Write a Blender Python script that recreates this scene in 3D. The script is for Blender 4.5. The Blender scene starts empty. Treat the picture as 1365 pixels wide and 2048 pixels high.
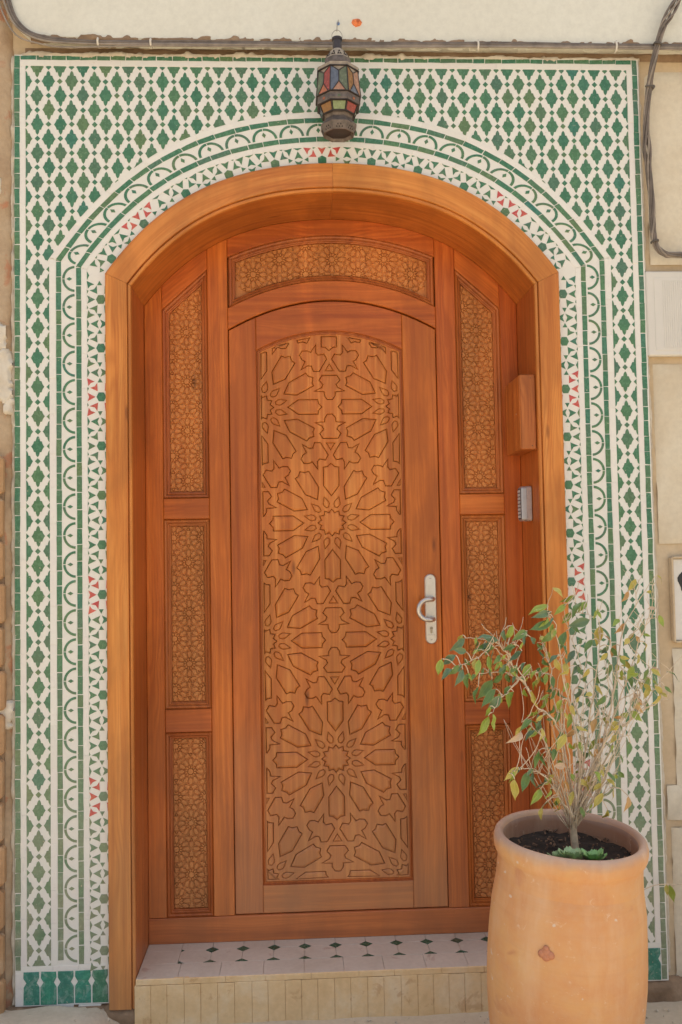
import bpy, math, random
import numpy as np
from mathutils import Vector, Matrix, noise
from mathutils.geometry import delaunay_2d_cdt

random.seed(11)
PI = math.pi
sc = bpy.context.scene
COL = sc.collection
rnd = random.uniform

# ------------------------------------------------------------------ camera
cam_d = bpy.data.cameras.new('camera'); cam = bpy.data.objects.new('camera', cam_d); COL.objects.link(cam)
pitch, yaw, roll = 0.04632, 0.04710, -0.01781
fwd = Vector((math.sin(yaw)*math.cos(pitch), math.cos(yaw)*math.cos(pitch), math.sin(pitch)))
r0 = Vector((math.cos(yaw), -math.sin(yaw), 0)); u0 = r0.cross(fwd)
rt = math.cos(roll)*r0 + math.sin(roll)*u0; up = -math.sin(roll)*r0 + math.cos(roll)*u0
M = Matrix((rt, up, -fwd)).transposed().to_4x4(); M.translation = (-0.1323, -2.9874, 1.4257)
cam.matrix_world = M
cam_d.sensor_fit = 'VERTICAL'; cam_d.sensor_height = 36; cam_d.lens = 1800/2048*36
cam_d.clip_start = .05; cam_d.clip_end = 500
sc.camera = cam

# ------------------------------------------------------------------ light
SUN_EL, SUN_AZ = math.radians(79), math.radians(12)
w = bpy.data.worlds.new('World'); sc.world = w; w.use_nodes = True
nt = w.node_tree; bg = nt.nodes['Background']
sky = nt.nodes.new('ShaderNodeTexSky'); sky.sky_type = 'NISHITA'; sky.sun_disc = False
sky.sun_elevation = SUN_EL; sky.sun_rotation = SUN_AZ; sky.dust_density = 4; sky.air_density = 1.0
hs = nt.nodes.new('ShaderNodeHueSaturation'); hs.inputs['Saturation'].default_value = .66
nt.links.new(sky.outputs[0], hs.inputs['Color']); nt.links.new(hs.outputs[0], bg.inputs[0])
bg.inputs[1].default_value = .15
sl = bpy.data.lights.new('sun', 'SUN'); so = bpy.data.objects.new('sun', sl); COL.objects.link(so)
sl.energy = 4.0; sl.angle = math.radians(.5); sl.color = (1, .94, .84)
sd = Vector((math.sin(SUN_AZ)*math.cos(SUN_EL), math.cos(SUN_AZ)*math.cos(SUN_EL), math.sin(SUN_EL)))
so.rotation_euler = (-sd).to_track_quat('-Z', 'Y').to_euler()
so.location = sd*12
vs = sc.view_settings
vs.view_transform = 'Standard'; vs.look = 'None'; vs.gamma = 1; vs.use_curve_mapping = False
vs.exposure = .62

# ------------------------------------------------------------------ node helpers
def newmat(name):
    m = bpy.data.materials.new(name); m.use_nodes = True
    t = m.node_tree; return m, t, t.nodes['Principled BSDF']
def N(t, typ, **kw):
    n = t.nodes.new(typ)
    for k, v in kw.items():
        if k.startswith('i_'): n.inputs[k[2:].replace('_', ' ')].default_value = v
        else: setattr(n, k, v)
    return n
def noise_n(t, vec, scale, detail=3, rough=.55, dist=0):
    n = N(t, 'ShaderNodeTexNoise'); n.inputs['Scale'].default_value = scale; n.inputs['Detail'].default_value = detail
    n.inputs['Roughness'].default_value = rough; n.inputs['Distortion'].default_value = dist
    if vec: t.links.new(vec, n.inputs['Vector'])
    return n.outputs['Fac']
def mathn(t, op, a, b=None, clamp=False):
    n = N(t, 'ShaderNodeMath', operation=op); n.use_clamp = clamp
    for i, v in enumerate((a, b)):
        if v is None: continue
        if isinstance(v, (int, float)): n.inputs[i].default_value = v
        else: t.links.new(v, n.inputs[i])
    return n.outputs[0]
def ramp(t, fac, stops):
    n = N(t, 'ShaderNodeValToRGB'); el = n.color_ramp.elements
    while len(el) < len(stops): el.new(.5)
    for e, (p, c) in zip(el, stops):
        e.position = p; e.color = (*c, 1) if not isinstance(c, (int, float)) else (c, c, c, 1)
    t.links.new(fac, n.inputs[0]); return n.outputs[0]
def mix(t, fac, a, b, typ='MIX'):
    n = N(t, 'ShaderNodeMix', data_type='RGBA', blend_type=typ)
    for s, v in ((0, fac), (6, a), (7, b)):
        if isinstance(v, (int, float)): n.inputs[s].default_value = v
        elif isinstance(v, tuple): n.inputs[s].default_value = (*v, 1)
        else: t.links.new(v, n.inputs[s])
    return n.outputs[2]
def bump(t, bsdf, h, strength, dist):
    b = N(t, 'ShaderNodeBump'); b.inputs['Strength'].default_value = strength; b.inputs['Distance'].default_value = dist
    t.links.new(h, b.inputs['Height']); t.links.new(b.outputs[0], bsdf.inputs['Normal'])
def vmul(t, vec, xyz):
    n = N(t, 'ShaderNodeVectorMath', operation='MULTIPLY'); t.links.new(vec, n.inputs[0]); n.inputs[1].default_value = xyz
    return n.outputs[0]
def vadd(t, a, b):
    n = N(t, 'ShaderNodeVectorMath', operation='ADD'); t.links.new(a, n.inputs[0]); t.links.new(b, n.inputs[1]); return n.outputs[0]

def wood(name, light, mid, dark, rough=.42, coat=.10, vary=.14, rnd_off=True, low_fade=.0, lines=430, bumpd=.0006):
    m, t, b = newmat(name)
    uv = N(t, 'ShaderNodeUVMap').outputs[0]
    oi = N(t, 'ShaderNodeObjectInfo').outputs['Random']
    off = N(t, 'ShaderNodeCombineXYZ'); t.links.new(mathn(t, 'MULTIPLY', oi, 37.), off.inputs[0]); t.links.new(mathn(t, 'MULTIPLY', oi, 11.3), off.inputs[1])
    p = vadd(t, uv, off.outputs[0]) if rnd_off else uv
    b.inputs['Specular IOR Level'].default_value = .35
    low = noise_n(t, vmul(t, p, (1.6, 7, 1)), 1, 2, .5)
    fl = noise_n(t, vmul(t, p, (1.7, 11, 1)), 1, 2, .5)
    sep = N(t, 'ShaderNodeSeparateXYZ'); t.links.new(p, sep.inputs[0])
    ph = mathn(t, 'ADD', mathn(t, 'MULTIPLY', sep.outputs[1], lines), mathn(t, 'MULTIPLY', fl, 62.))
    ring = mathn(t, 'ADD', mathn(t, 'MULTIPLY', mathn(t, 'SINE', ph), .5), .5)
    ring = mathn(t, 'POWER', ring, 1.6)
    fine = noise_n(t, vmul(t, p, (6, 330, 1)), 1, 2, .6)
    streak = noise_n(t, vmul(t, p, (1.5, 48, 1)), 1, 3, .6)
    c = ramp(t, streak, [(.28, dark), (.5, mid), (.74, light)])
    c = mix(t, mathn(t, 'MULTIPLY', ring, ramp(t, low, [(.36, .04), (.70, .62)])), c, dark)
    c = mix(t, ramp(t, fine, [(.5, 0.), (.75, .34)]), c, dark)
    blotch = noise_n(t, vmul(t, p, (1.3, 15, 1)), 1, 3, .6)
    c = mix(t, ramp(t, blotch, [(.5, 0.), (.8, .45)]), c, light)
    # sparse knots
    vo = N(t, 'ShaderNodeTexVoronoi'); vo.inputs['Scale'].default_value = 1; t.links.new(vmul(t, p, (2.1, 8.5, 1)), vo.inputs['Vector'])
    c = mix(t, ramp(t, vo.outputs['Distance'], [(.03, .75), (.075, 0.)]), c, tuple(x*.35 for x in dark))
    hv = N(t, 'ShaderNodeHueSaturation'); t.links.new(c, hv.inputs['Color'])
    t.links.new(mathn(t, 'ADD', mathn(t, 'MULTIPLY', oi, vary), 1-vary*.5), hv.inputs['Value'])
    t.links.new(mathn(t, 'ADD', mathn(t, 'MULTIPLY', oi, .008 if rnd_off else 0.), .497), hv.inputs['Hue'])
    # uneven stain and old handling, in patches drawn out along the height
    pn = N(t, 'ShaderNodeNewGeometry').outputs['Position']
    pa = noise_n(t, vmul(t, pn, (5.5, 3, 2.0)), 1, 4, .6, .4)
    cc = mix(t, ramp(t, pa, [(.40, .42), (.56, 0.)]), hv.outputs[0], tuple(x*.50 for x in mid))
    cc = mix(t, ramp(t, pa, [(.56, 0.), (.72, .30)]), cc, tuple(min(1, x*k) for x, k in zip(light, (1.08, .98, .85))))
    if low_fade:      # blends to a pale tan towards the foot of the door
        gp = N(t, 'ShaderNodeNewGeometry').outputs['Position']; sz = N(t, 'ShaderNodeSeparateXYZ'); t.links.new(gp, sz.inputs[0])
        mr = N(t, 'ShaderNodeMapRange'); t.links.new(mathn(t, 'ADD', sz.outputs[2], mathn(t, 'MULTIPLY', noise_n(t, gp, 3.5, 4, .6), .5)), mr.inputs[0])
        for i, v in ((1, 1.15), (2, .25), (3, 0.), (4, low_fade)): mr.inputs[i].default_value = v
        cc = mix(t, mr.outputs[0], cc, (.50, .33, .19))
    t.links.new(cc, b.inputs['Base Color'])
    t.links.new(ramp(t, blotch, [(.3, rough-.08), (.7, rough+.14)]), b.inputs['Roughness'])
    b.inputs['Coat Weight'].default_value = coat; b.inputs['Coat Roughness'].default_value = .3
    hh = mathn(t, 'ADD', mathn(t, 'MULTIPLY', fine, .5), mathn(t, 'MULTIPLY', ring, .5))
    bump(t, b, hh, .35, bumpd)
    return m

W_CASE = wood('varnished_pine_casing', (.74, .305, .072), (.62, .212, .040), (.43, .115, .018), rough=.45, low_fade=.3, vary=.08)
W_FRAME = wood('varnished_pine_frame', (.70, .195, .032), (.56, .133, .018), (.36, .070, .008), rough=.45, vary=.22, low_fade=.25)
W_REVEAL = wood('varnished_pine_reveal', (.62, .195, .038), (.50, .140, .023), (.34, .078, .012), rough=.5, vary=.1, low_fade=.2)
W_LEAF = wood('varnished_pine_leaf', (.66, .185, .030), (.53, .130, .019), (.36, .074, .010), rough=.40, vary=.12, low_fade=.5)
W_PANEL = wood('carved_pine_panel', (.78, .33, .075), (.57, .185, .032), (.43, .115, .017), rough=.42, lines=330, vary=.05, rnd_off=False, low_fade=.45)
W_CARVE = wood('fine_carved_wood', (.74, .32, .085), (.64, .25, .058), (.49, .16, .030), rough=.5, vary=.0, rnd_off=False, low_fade=.22)
W_MOULD = wood('moulding_wood', (.62, .20, .044), (.50, .140, .027), (.32, .075, .013), rough=.45)
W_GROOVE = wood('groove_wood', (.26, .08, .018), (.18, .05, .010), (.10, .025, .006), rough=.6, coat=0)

def glaze(name, stops, rough=.21, low_fade=True, noise_amt=.35, scuff=0.):
    m, t, b = newmat(name)
    oi = N(t, 'ShaderNodeObjectInfo').outputs['Random']
    gi = N(t, 'ShaderNodeNewGeometry')
    r = mathn(t, 'FRACT', mathn(t, 'ADD', oi, gi.outputs['Random Per Island']))
    pos = gi.outputs['Position']
    c = ramp(t, r, stops)
    n = noise_n(t, pos, 55, 4, .6)
    n2 = noise_n(t, pos, 16, 2, .5)
    hv = N(t, 'ShaderNodeHueSaturation'); t.links.new(c, hv.inputs['Color'])
    t.links.new(mathn(t, 'ADD', mathn(t, 'MULTIPLY', n, noise_amt*2), 1-noise_amt), hv.inputs['Value'])
    t.links.new(mathn(t, 'ADD', mathn(t, 'MULTIPLY', n2, .05), .475), hv.inputs['Hue'])
    c = hv.outputs[0]
    # glaze chips down to the pale clay
    ch = noise_n(t, pos, 130, 2, .5)
    c = mix(t, ramp(t, ch, [(.705, 0.), (.74, .7)]), c, (.62, .52, .38))
    if scuff:
        sn = noise_n(t, vmul(t, pos, (30, 30, 22)), 1, 6, .78, .8); c = mix(t, ramp(t, sn, [(.5, 0.), (.68, scuff)]), c, (.44, .50, .43))
    if low_fade:   # blends to a greyer beige towards the lowest courses
        sp = N(t, 'ShaderNodeSeparateXYZ'); t.links.new(pos, sp.inputs[0])
        mr = N(t, 'ShaderNodeMapRange'); t.links.new(sp.outputs[2], mr.inputs[0])
        for i, v in ((1, .95), (2, .2), (3, 0.), (4, .62)): mr.inputs[i].default_value = v
        d = mathn(t, 'MULTIPLY', mr.outputs[0], ramp(t, n2, [(.3, .35), (.65, 1.)]))
        c = mix(t, d, c, (.40, .37, .255))
    t.links.new(c, b.inputs['Base Color'])
    t.links.new(ramp(t, n, [(.3, rough-.08), (.75, rough+.2)]), b.inputs['Roughness'])
    b.inputs['Specular IOR Level'].default_value = .5
    bump(t, b, n2, .25, .002)
    return m
GREEN = glaze('green_glaze', [(0, (.055, .175, .092)), (.3, (.070, .195, .100)), (.55, (.095, .205, .092)), (.75, (.085, .175, .105)), (.9, (.125, .205, .082)), (1, (.05, .185, .122))])
GREEN_SKIRT = glaze('green_skirting_glaze', [(0, (.035, .235, .15)), (.4, (.05, .26, .17)), (.7, (.04, .22, .17)), (1, (.07, .20, .10))], low_fade=False, noise_amt=.5, scuff=.6)
INLAY = glaze('dark_green_inlay', [(0, (.018, .085, .05)), (.6, (.03, .11, .065)), (1, (.06, .085, .05))], low_fade=False, noise_amt=.4)
RED = glaze('red_glaze', [(0, (.50, .085, .068)), (1, (.58, .12, .085))], low_fade=False)
WHITE = glaze('white_glaze', [(0, (.745, .72, .64)), (.5, (.785, .76, .68)), (1, (.765, .72, .655))], rough=.33, low_fade=False, noise_amt=.05)

def plaster(name, stops, scale=3, stain=None, bd=.004, rough=.9, fine=60):
    m, t, b = newmat(name)
    pos = N(t, 'ShaderNodeNewGeometry').outputs['Position']
    a = noise_n(t, pos, scale, 6, .62, .3); f = noise_n(t, pos, fine, 4, .6)
    c = ramp(t, a, stops)
    c = mix(t, ramp(t, f, [(.35, .0), (.75, .22)]), c, tuple(x*.6 for x in stops[0][1]))
    if stain:
        s = noise_n(t, pos, scale*1.7, 5, .65, .5)
        c = mix(t, ramp(t, s, [(stain[1], 0.), (stain[1]+.06, stain[2])]), c, stain[0])
    t.links.new(c, b.inputs['Base Color']); b.inputs['Roughness'].default_value = rough
    bump(t, b, mathn(t, 'ADD', a, mathn(t, 'MULTIPLY', f, .35)), .6, bd)
    return m
P_CREAM = plaster('cream_plaster', [(.3, (.69, .67, .565)), (.55, (.73, .72, .62)), (.75, (.75, .745, .655))], 1.6, bd=.003)
P_CREAM2 = plaster('aged_cream_plaster', [(.3, (.60, .50, .35)), (.5, (.69, .61, .46)), (.72, (.73, .67, .53))], 3.2, stain=((.42, .27, .14), .66, .55))
P_BEIGE = plaster('beige_render', [(.3, (.53, .40, .245)), (.55, (.61, .475, .305)), (.75, (.67, .55, .38))], 4, stain=((.34, .20, .10), .68, .5))
P_ROUGH = plaster('peeling_render', [(.3, (.36, .235, .135)), (.5, (.48, .35, .22)), (.7, (.55, .43, .29))], 5, stain=((.46, .20, .105), .57, .8), bd=.012)
P_CHIP = plaster('white_lime_chips', [(.3, (.62, .54, .42)), (.7, (.74, .68, .56))], 12, bd=.006)
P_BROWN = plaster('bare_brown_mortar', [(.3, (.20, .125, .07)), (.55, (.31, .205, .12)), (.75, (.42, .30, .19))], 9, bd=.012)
P_GROUT = plaster('pale_mortar', [(.3, (.52, .44, .33)), (.7, (.68, .61, .48))], 20, bd=.004)
M_BRICK = plaster('old_orange_brick', [(.3, (.42, .235, .11)), (.55, (.52, .31, .155)), (.75, (.56, .40, .25))], 7, stain=((.5, .42, .3), .63, .6), bd=.006)
M_GROUND = plaster('dusty_pavement', [(.3, (.46, .385, .28)), (.55, (.57, .49, .375)), (.75, (.62, .55, .435))], 5, stain=((.30, .20, .12), .62, .6), bd=.008)
M_STREET = plaster('sandy_street', [(.3, (.48, .39, .27)), (.6, (.57, .475, .345)), (.8, (.61, .52, .39))], 2, bd=.01)
M_RISER = plaster('ochre_terracotta_tile', [(.3, (.71, .485, .235)), (.5, (.80, .575, .305)), (.7, (.83, .66, .42))], 9, stain=((.52, .29, .13), .6, .5), bd=.002, rough=.75)
M_TREAD = plaster('rosy_clay_tread', [(.3, (.53, .46, .36)), (.5, (.60, .535, .435)), (.75, (.65, .58, .475))], 7, stain=((.36, .22, .16), .63, .5), bd=.0015, rough=.42)

def simple(name, col, rough=.5, metal=0., var=.0, scale=40, bd=0, spec=.5):
    m, t, b = newmat(name)
    b.inputs['Roughness'].default_value = rough; b.inputs['Metallic'].default_value = metal; b.inputs['Specular IOR Level'].default_value = spec
    pos = N(t, 'ShaderNodeNewGeometry').outputs['Position']
    n = noise_n(t, pos, scale, 4, .6)
    lo = tuple(max(0, c*(1-var)) for c in col); hi = tuple(min(1, c*(1+var)) for c in col)
    t.links.new(ramp(t, n, [(.3, lo), (.7, hi)]), b.inputs['Base Color'])
    t.links.new(ramp(t, n, [(.3, max(.02, rough-.06)), (.7, min(1, rough+.08))]), b.inputs['Roughness'])
    if bd: bump(t, b, n, .5, bd)
    return m
M_STEEL = simple('satin_steel', (.66, .62, .55), .36, .85, .06, 60)
M_STEEL2 = simple('worn_brass_cylinder', (.40, .34, .25), .4, .8, .1)
M_STEEL_DK = simple('dark_slot', (.06, .05, .045), .6)
M_KEYP = simple('silver_plastic', (.50, .50, .50), .35, .55, .05)
M_KEYP2 = simple('grey_translucent_cover', (.46, .37, .33), .3, 0., .1)
M_KEYDK = simple('dark_keypad_face', (.10, .10, .11), .5)
M_KEYBT = simple('pale_keys', (.50, .50, .48), .5)
M_CABLE = simple('dusty_black_cable', (.165, .135, .11), .75, 0, .35, 25, .001)
M_CABLE2 = simple('grey_dusty_cable', (.27, .225, .18), .75, 0, .3, 25, .001)
M_TIE = simple('black_tie', (.09, .075, .06), .6)
M_CLIP = simple('white_clip', (.68, .63, .54), .6, 0, .1)
M_LMET = simple('oxidised_tin', (.165, .135, .115), .55, .5, .35, 70, .001)
M_LMET2 = simple('dark_tin_tube', (.065, .055, .055), .42, .5, .3, 50)
M_LMET3 = simple('sunbleached_tin', (.34, .28, .21), .65, .25, .25, 60, .001)
M_LEAD = simple('dark_lead', (.06, .048, .042), .5, .5, .3, 60)
M_LDARK = simple('lantern_piercing', (.03, .022, .018), .9)
def glass(name, col):
    m = simple(name, col, .22, 0, .25, 80, .0008); return m
G_RED, G_BLUE, G_GREEN, G_AMBER, G_PEACH, G_ORANGE, G_LIME = [glass('lantern_glass_'+n, tuple(x*.72 for x in c)) for n, c in (('red', (.40, .075, .055)), ('blue', (.16, .185, .235)), ('green', (.17, .20, .115)), ('amber', (.34, .16, .04)), ('peach', (.50, .27, .165)), ('orange', (.60, .20, .09)), ('lime', (.28, .35, .16)))]
M_ORANGE = simple('orange_plug', (.72, .20, .06), .7, 0, .3, 90)
M_BLUE = simple('blue_anchor', (.10, .22, .45), .5)
M_WIRE = simple('steel_wire', (.32, .28, .24), .45, .7)
M_BOXW = simple('white_louvre_plastic', (.66, .63, .56), .55, 0, .04, 8)
M_SIGNW = simple('white_sign_board', (.70, .67, .60), .5, 0, .06, 14)
M_INK = simple('black_sign_ink', (.02, .02, .02), .5)
M_SOIL = simple('dark_potting_soil', (.022, .015, .010), .95, 0, .6, 60, .006)
M_BARK = simple('bark_chip', (.17, .10, .06), .9, 0, .6, 60, .003)
M_STEM = simple('pale_dry_stem', (.62, .50, .35), .8, 0, .25, 60, .001)
M_TRUNK = simple('pale_bark', (.52, .385, .235), .85, 0, .3, 50, .002)
M_SUCC = simple('sage_succulent', (.36, .48, .23), .6, 0, .25, 60)
M_SUCC2 = simple('green_succulent', (.24, .42, .15), .55, 0, .25, 60)

def leafmat(name, a, bcol, rough=.38):
    m, t, b = newmat(name)
    oi = N(t, 'ShaderNodeObjectInfo').outputs['Random']
    uv = N(t, 'ShaderNodeUVMap').outputs[0]
    sep = N(t, 'ShaderNodeSeparateXYZ'); t.links.new(uv, sep.inputs[0])
    n = noise_n(t, N(t, 'ShaderNodeNewGeometry').outputs['Position'], 60, 3, .6)
    f = mathn(t, 'ADD', mathn(t, 'MULTIPLY', oi, .6), mathn(t, 'MULTIPLY', n, .4))
    c = mix(t, f, a, bcol)
    rib = ramp(t, mathn(t, 'ABSOLUTE', sep.outputs[1]), [(.03, .4), (.1, 0.)])
    c = mix(t, rib, c, tuple(min(1, x*1.7+.03) for x in a))
    edge = ramp(t, mathn(t, 'ABSOLUTE', sep.outputs[1]), [(.7, 0.), (1., .45)])
    c = mix(t, edge, c, tuple(min(1, x*1.35+.04) for x in bcol))
    t.links.new(c, b.inputs['Base Color']); b.inputs['Roughness'].default_value = rough
    try: b.inputs['Subsurface Weight'].default_value = 0
    except Exception: pass
    return m
LM = {'d': leafmat('leaf_dark_blue_green', (.075, .14, .085), (.16, .23, .09)), 'g': leafmat('leaf_green', (.085, .17, .045), (.16, .24, .06)),
      'l': leafmat('leaf_lime', (.20, .29, .04), (.33, .38, .06)), 'y': leafmat('leaf_yellowing', (.38, .34, .06), (.52, .40, .09)),
      'o': leafmat('leaf_orange_dry', (.50, .24, .08), (.50, .32, .12)), 'p': leafmat('leaf_dry_pink', (.52, .34, .22), (.55, .42, .28))}

# pot clay
def potmat():
    m, t, b = newmat('weathered_terracotta')
    tc = N(t, 'ShaderNodeTexCoord').outputs['Object']
    a = noise_n(t, tc, 4.5, 5, .6, .4); f = noise_n(t, tc, 45, 4, .6)
    c = ramp(t, a, [(.3, (.64, .29, .118)), (.5, (.70, .355, .142)), (.72, (.74, .425, .165))])
    c = mix(t, ramp(t, f, [(.45, 0.), (.8, .3)]), c, (.66, .43, .27))
    p = noise_n(t, tc, 9, 3, .5, .6); c = mix(t, ramp(t, p, [(.66, 0.), (.74, .45)]), c, (.50, .17, .085))
    sp = N(t, 'ShaderNodeSeparateXYZ'); t.links.new(tc, sp.inputs[0])
    # shade inside the pot, painted as a darker clay colour on the inner wall
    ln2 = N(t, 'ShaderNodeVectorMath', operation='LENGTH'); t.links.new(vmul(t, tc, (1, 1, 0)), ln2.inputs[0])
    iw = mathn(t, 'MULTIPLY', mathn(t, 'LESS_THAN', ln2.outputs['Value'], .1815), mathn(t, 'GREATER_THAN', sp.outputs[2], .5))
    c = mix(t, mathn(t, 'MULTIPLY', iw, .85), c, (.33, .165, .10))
    g = noise_n(t, tc, 14, 4, .6)
    # lime bloom on the lip
    mr = N(t, 'ShaderNodeMapRange'); t.links.new(mathn(t, 'ADD', sp.outputs[2], mathn(t, 'MULTIPLY', g, .03)), mr.inputs[0])
    for i, v in ((1, .69), (2, .715), (3, 0.), (4, .75)): mr.inputs[i].default_value = v
    c = mix(t, mr.outputs[0], c, (.42, .315, .265))
    sv = vmul(t, tc, (9, 9, 1.6)); st = noise_n(t, sv, 1.2, 5, .65)
    c = mix(t, ramp(t, st, [(.5, 0.), (.75, .38)]), c, (.80, .57, .36))
    th = noise_n(t, vmul(t, tc, (2.5, 2.5, 70)), 1, 3, .6)
    c = mix(t, ramp(t, th, [(.52, 0.), (.72, .10)]), c, (.50, .235, .10))
    sc2 = noise_n(t, vmul(t, tc, (26, 26, 26)), 1, 6, .75, 1.2); c = mix(t, ramp(t, sc2, [(.62, 0.), (.68, .45)]), c, (.80, .64, .47))
    ch = noise_n(t, tc, 40, 2, .4); c = mix(t, ramp(t, ch, [(.74, 0.), (.77, .8)]), c, (.72, .58, .45))
    t.links.new(c, b.inputs['Base Color']); b.inputs['Roughness'].default_value = .78
    bump(t, b, mathn(t, 'ADD', mathn(t, 'ADD', a, mathn(t, 'MULTIPLY', f, .3)), mathn(t, 'MULTIPLY', th, .25)), .45, .005)
    return m
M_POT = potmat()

# ------------------------------------------------------------------ object helpers
def link(name, me, mat=None, parent=None, loc=None):
    o = bpy.data.objects.new(name, me); COL.objects.link(o)
    if mat is not None and me is not None and len(me.materials) == 0: me.materials.append(mat)
    if parent: o.parent = parent
    if loc: o.location = loc
    return o
def mesh(name, V, F, uv=None, smooth=False):
    me = bpy.data.meshes.new(name); me.from_pydata([tuple(v) for v in V], [], F); me.update()
    if uv:
        lay = me.uv_layers.new(name='UVMap'); li = np.empty(len(me.loops), dtype=np.int32); me.loops.foreach_get('vertex_index', li)
        arr = np.array([uv(*v) for v in V], dtype=np.float32)[li]; lay.data.foreach_set('uv', arr.ravel())
    if smooth: me.polygons.foreach_set('use_smooth', [True]*len(me.polygons))
    return me
def mk(name, V, F, mat, parent=None, uv=None, smooth=False):
    return link(name, mesh(name, V, F, uv, smooth), mat, parent)
def tag(o, label, cat, group=None, kind=None):
    o['label'] = label; o['category'] = cat
    if group: o['group'] = group
    if kind: o['kind'] = kind
    return o
def empty(name, loc=(0, 0, 0)):
    o = bpy.data.objects.new(name, None); COL.objects.link(o); o.location = loc; o.empty_display_size = .1; return o
class MB:
    def __init__(s): s.V = []; s.F = []
    def add(s, vf):
        b = len(s.V); s.V += list(vf[0]); s.F += [tuple(i+b for i in f) for f in vf[1]]; return s
def area(p): return .5*sum(p[i-1][0]*p[i][1]-p[i][0]*p[i-1][1] for i in range(len(p)))
def clean(p, eps=1e-5):
    q = []
    for a in p:
        if not q or math.hypot(a[0]-q[-1][0], a[1]-q[-1][1]) > eps: q.append(a)
    while len(q) > 1 and math.hypot(q[0][0]-q[-1][0], q[0][1]-q[-1][1]) < eps: q.pop()
    return q
def inset(p, d):
    n = len(p); out = []
    for i in range(n):
        a, b, c = p[i-1], p[i], p[(i+1) % n]
        e1 = (b[0]-a[0], b[1]-a[1]); e2 = (c[0]-b[0], c[1]-b[1])
        l1 = math.hypot(*e1) or 1e-9; l2 = math.hypot(*e2) or 1e-9
        n1 = (-e1[1]/l1, e1[0]/l1); n2 = (-e2[1]/l2, e2[0]/l2)
        k = 1+n1[0]*n2[0]+n1[1]*n2[1]; k = max(k, .35)
        out.append((b[0]+(n1[0]+n2[0])/k*d, b[1]+(n1[1]+n2[1])/k*d))
    return out
def prism(p, yf, yb, ch=.001, tx=0, tz=0, chy=None):
    """polygon in x,z extruded from yb (back) to yf (front, towards -y) with a chamfered front edge"""
    p = clean(p)
    if area(p) < 0: p = p[::-1]
    n = len(p); q = inset(p, ch) if ch else p
    if chy is None: chy = ch
    cx = sum(a[0] for a in p)/n; cz = sum(a[1] for a in p)/n
    V = [(a[0], yb, a[1]) for a in p]+[(a[0], yf+chy+tx*(a[0]-cx)+tz*(a[1]-cz), a[1]) for a in p]
    F = [(i, (i+1) % n, n+(i+1) % n, n+i) for i in range(n)]
    if ch:
        V += [(a[0], yf+tx*(a[0]-cx)+tz*(a[1]-cz), a[1]) for a in q]
        F += [(n+i, n+(i+1) % n, 2*n+(i+1) % n, 2*n+i) for i in range(n)]
        F.append(tuple(2*n+i for i in range(n)))
    else: F.append(tuple(n+i for i in range(n)))
    F.append(tuple(range(n-1, -1, -1)))
    return V, F
def clip(p, a, nrm):
    """keep the part of polygon p on the side of the line through a that nrm points to"""
    out = []; n = len(p)
    if n < 3: return []
    dd = [(q[0]-a[0])*nrm[0]+(q[1]-a[1])*nrm[1] for q in p]
    for i in range(n):
        d0, d1 = dd[i-1], dd[i]; p0, p1 = p[i-1], p[i]
        if (d0 >= 0) != (d1 >= 0):
            t = d0/(d0-d1); out.append((p0[0]+(p1[0]-p0[0])*t, p0[1]+(p1[1]-p0[1])*t))
        if d1 >= 0: out.append(p1)
    out = clean(out)
    return out if len(out) >= 3 and abs(area(out)) > 4e-6 else []
def clip_split(p, a, nrm):
    """like clip, but a concave polygon cut in several places comes back as separate pieces"""
    n = len(p); dd = [(q[0]-a[0])*nrm[0]+(q[1]-a[1])*nrm[1] for q in p]
    if all(d >= 0 for d in dd): return [p]
    if all(d < 0 for d in dd): return []
    chains = []; cur = None; k0 = next(i for i in range(n) if dd[i-1] < 0 <= dd[i])
    for q in range(n):
        i = (k0+q) % n; d0, d1 = dd[i-1], dd[i]; p0, p1 = p[i-1], p[i]
        if (d0 >= 0) != (d1 >= 0):
            t = d0/(d0-d1); c = (p0[0]+(p1[0]-p0[0])*t, p0[1]+(p1[1]-p0[1])*t)
            if d1 >= 0: cur = [c]; chains.append(cur)
            else: cur.append(c)
        if d1 >= 0: cur.append(p1)
    if len(chains[-1]) and (dd[(k0-1) % n] >= 0): pass
    tx = (-nrm[1], nrm[0]); key = lambda c: c[0]*tx[0]+c[1]*tx[1]
    ends = sorted([(key(c[0]), i, 0) for i, c in enumerate(chains)]+[(key(c[-1]), i, 1) for i, c in enumerate(chains)])
    mate = {}
    for q in range(0, len(ends)-1, 2): mate[ends[q][1:]] = ends[q+1][1:]; mate[ends[q+1][1:]] = ends[q][1:]
    out = []; done = set()
    for i in range(len(chains)):
        if i in done: continue
        loop = []; j = i
        while j not in done:
            done.add(j); loop += chains[j]; m = mate.get((j, 1))
            if m is None or m[1] != 0: break
            j = m[0]
        loop = clean(loop)
        if len(loop) >= 3 and abs(area(loop)) > 4e-6: out.append(loop)
    return out
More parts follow.
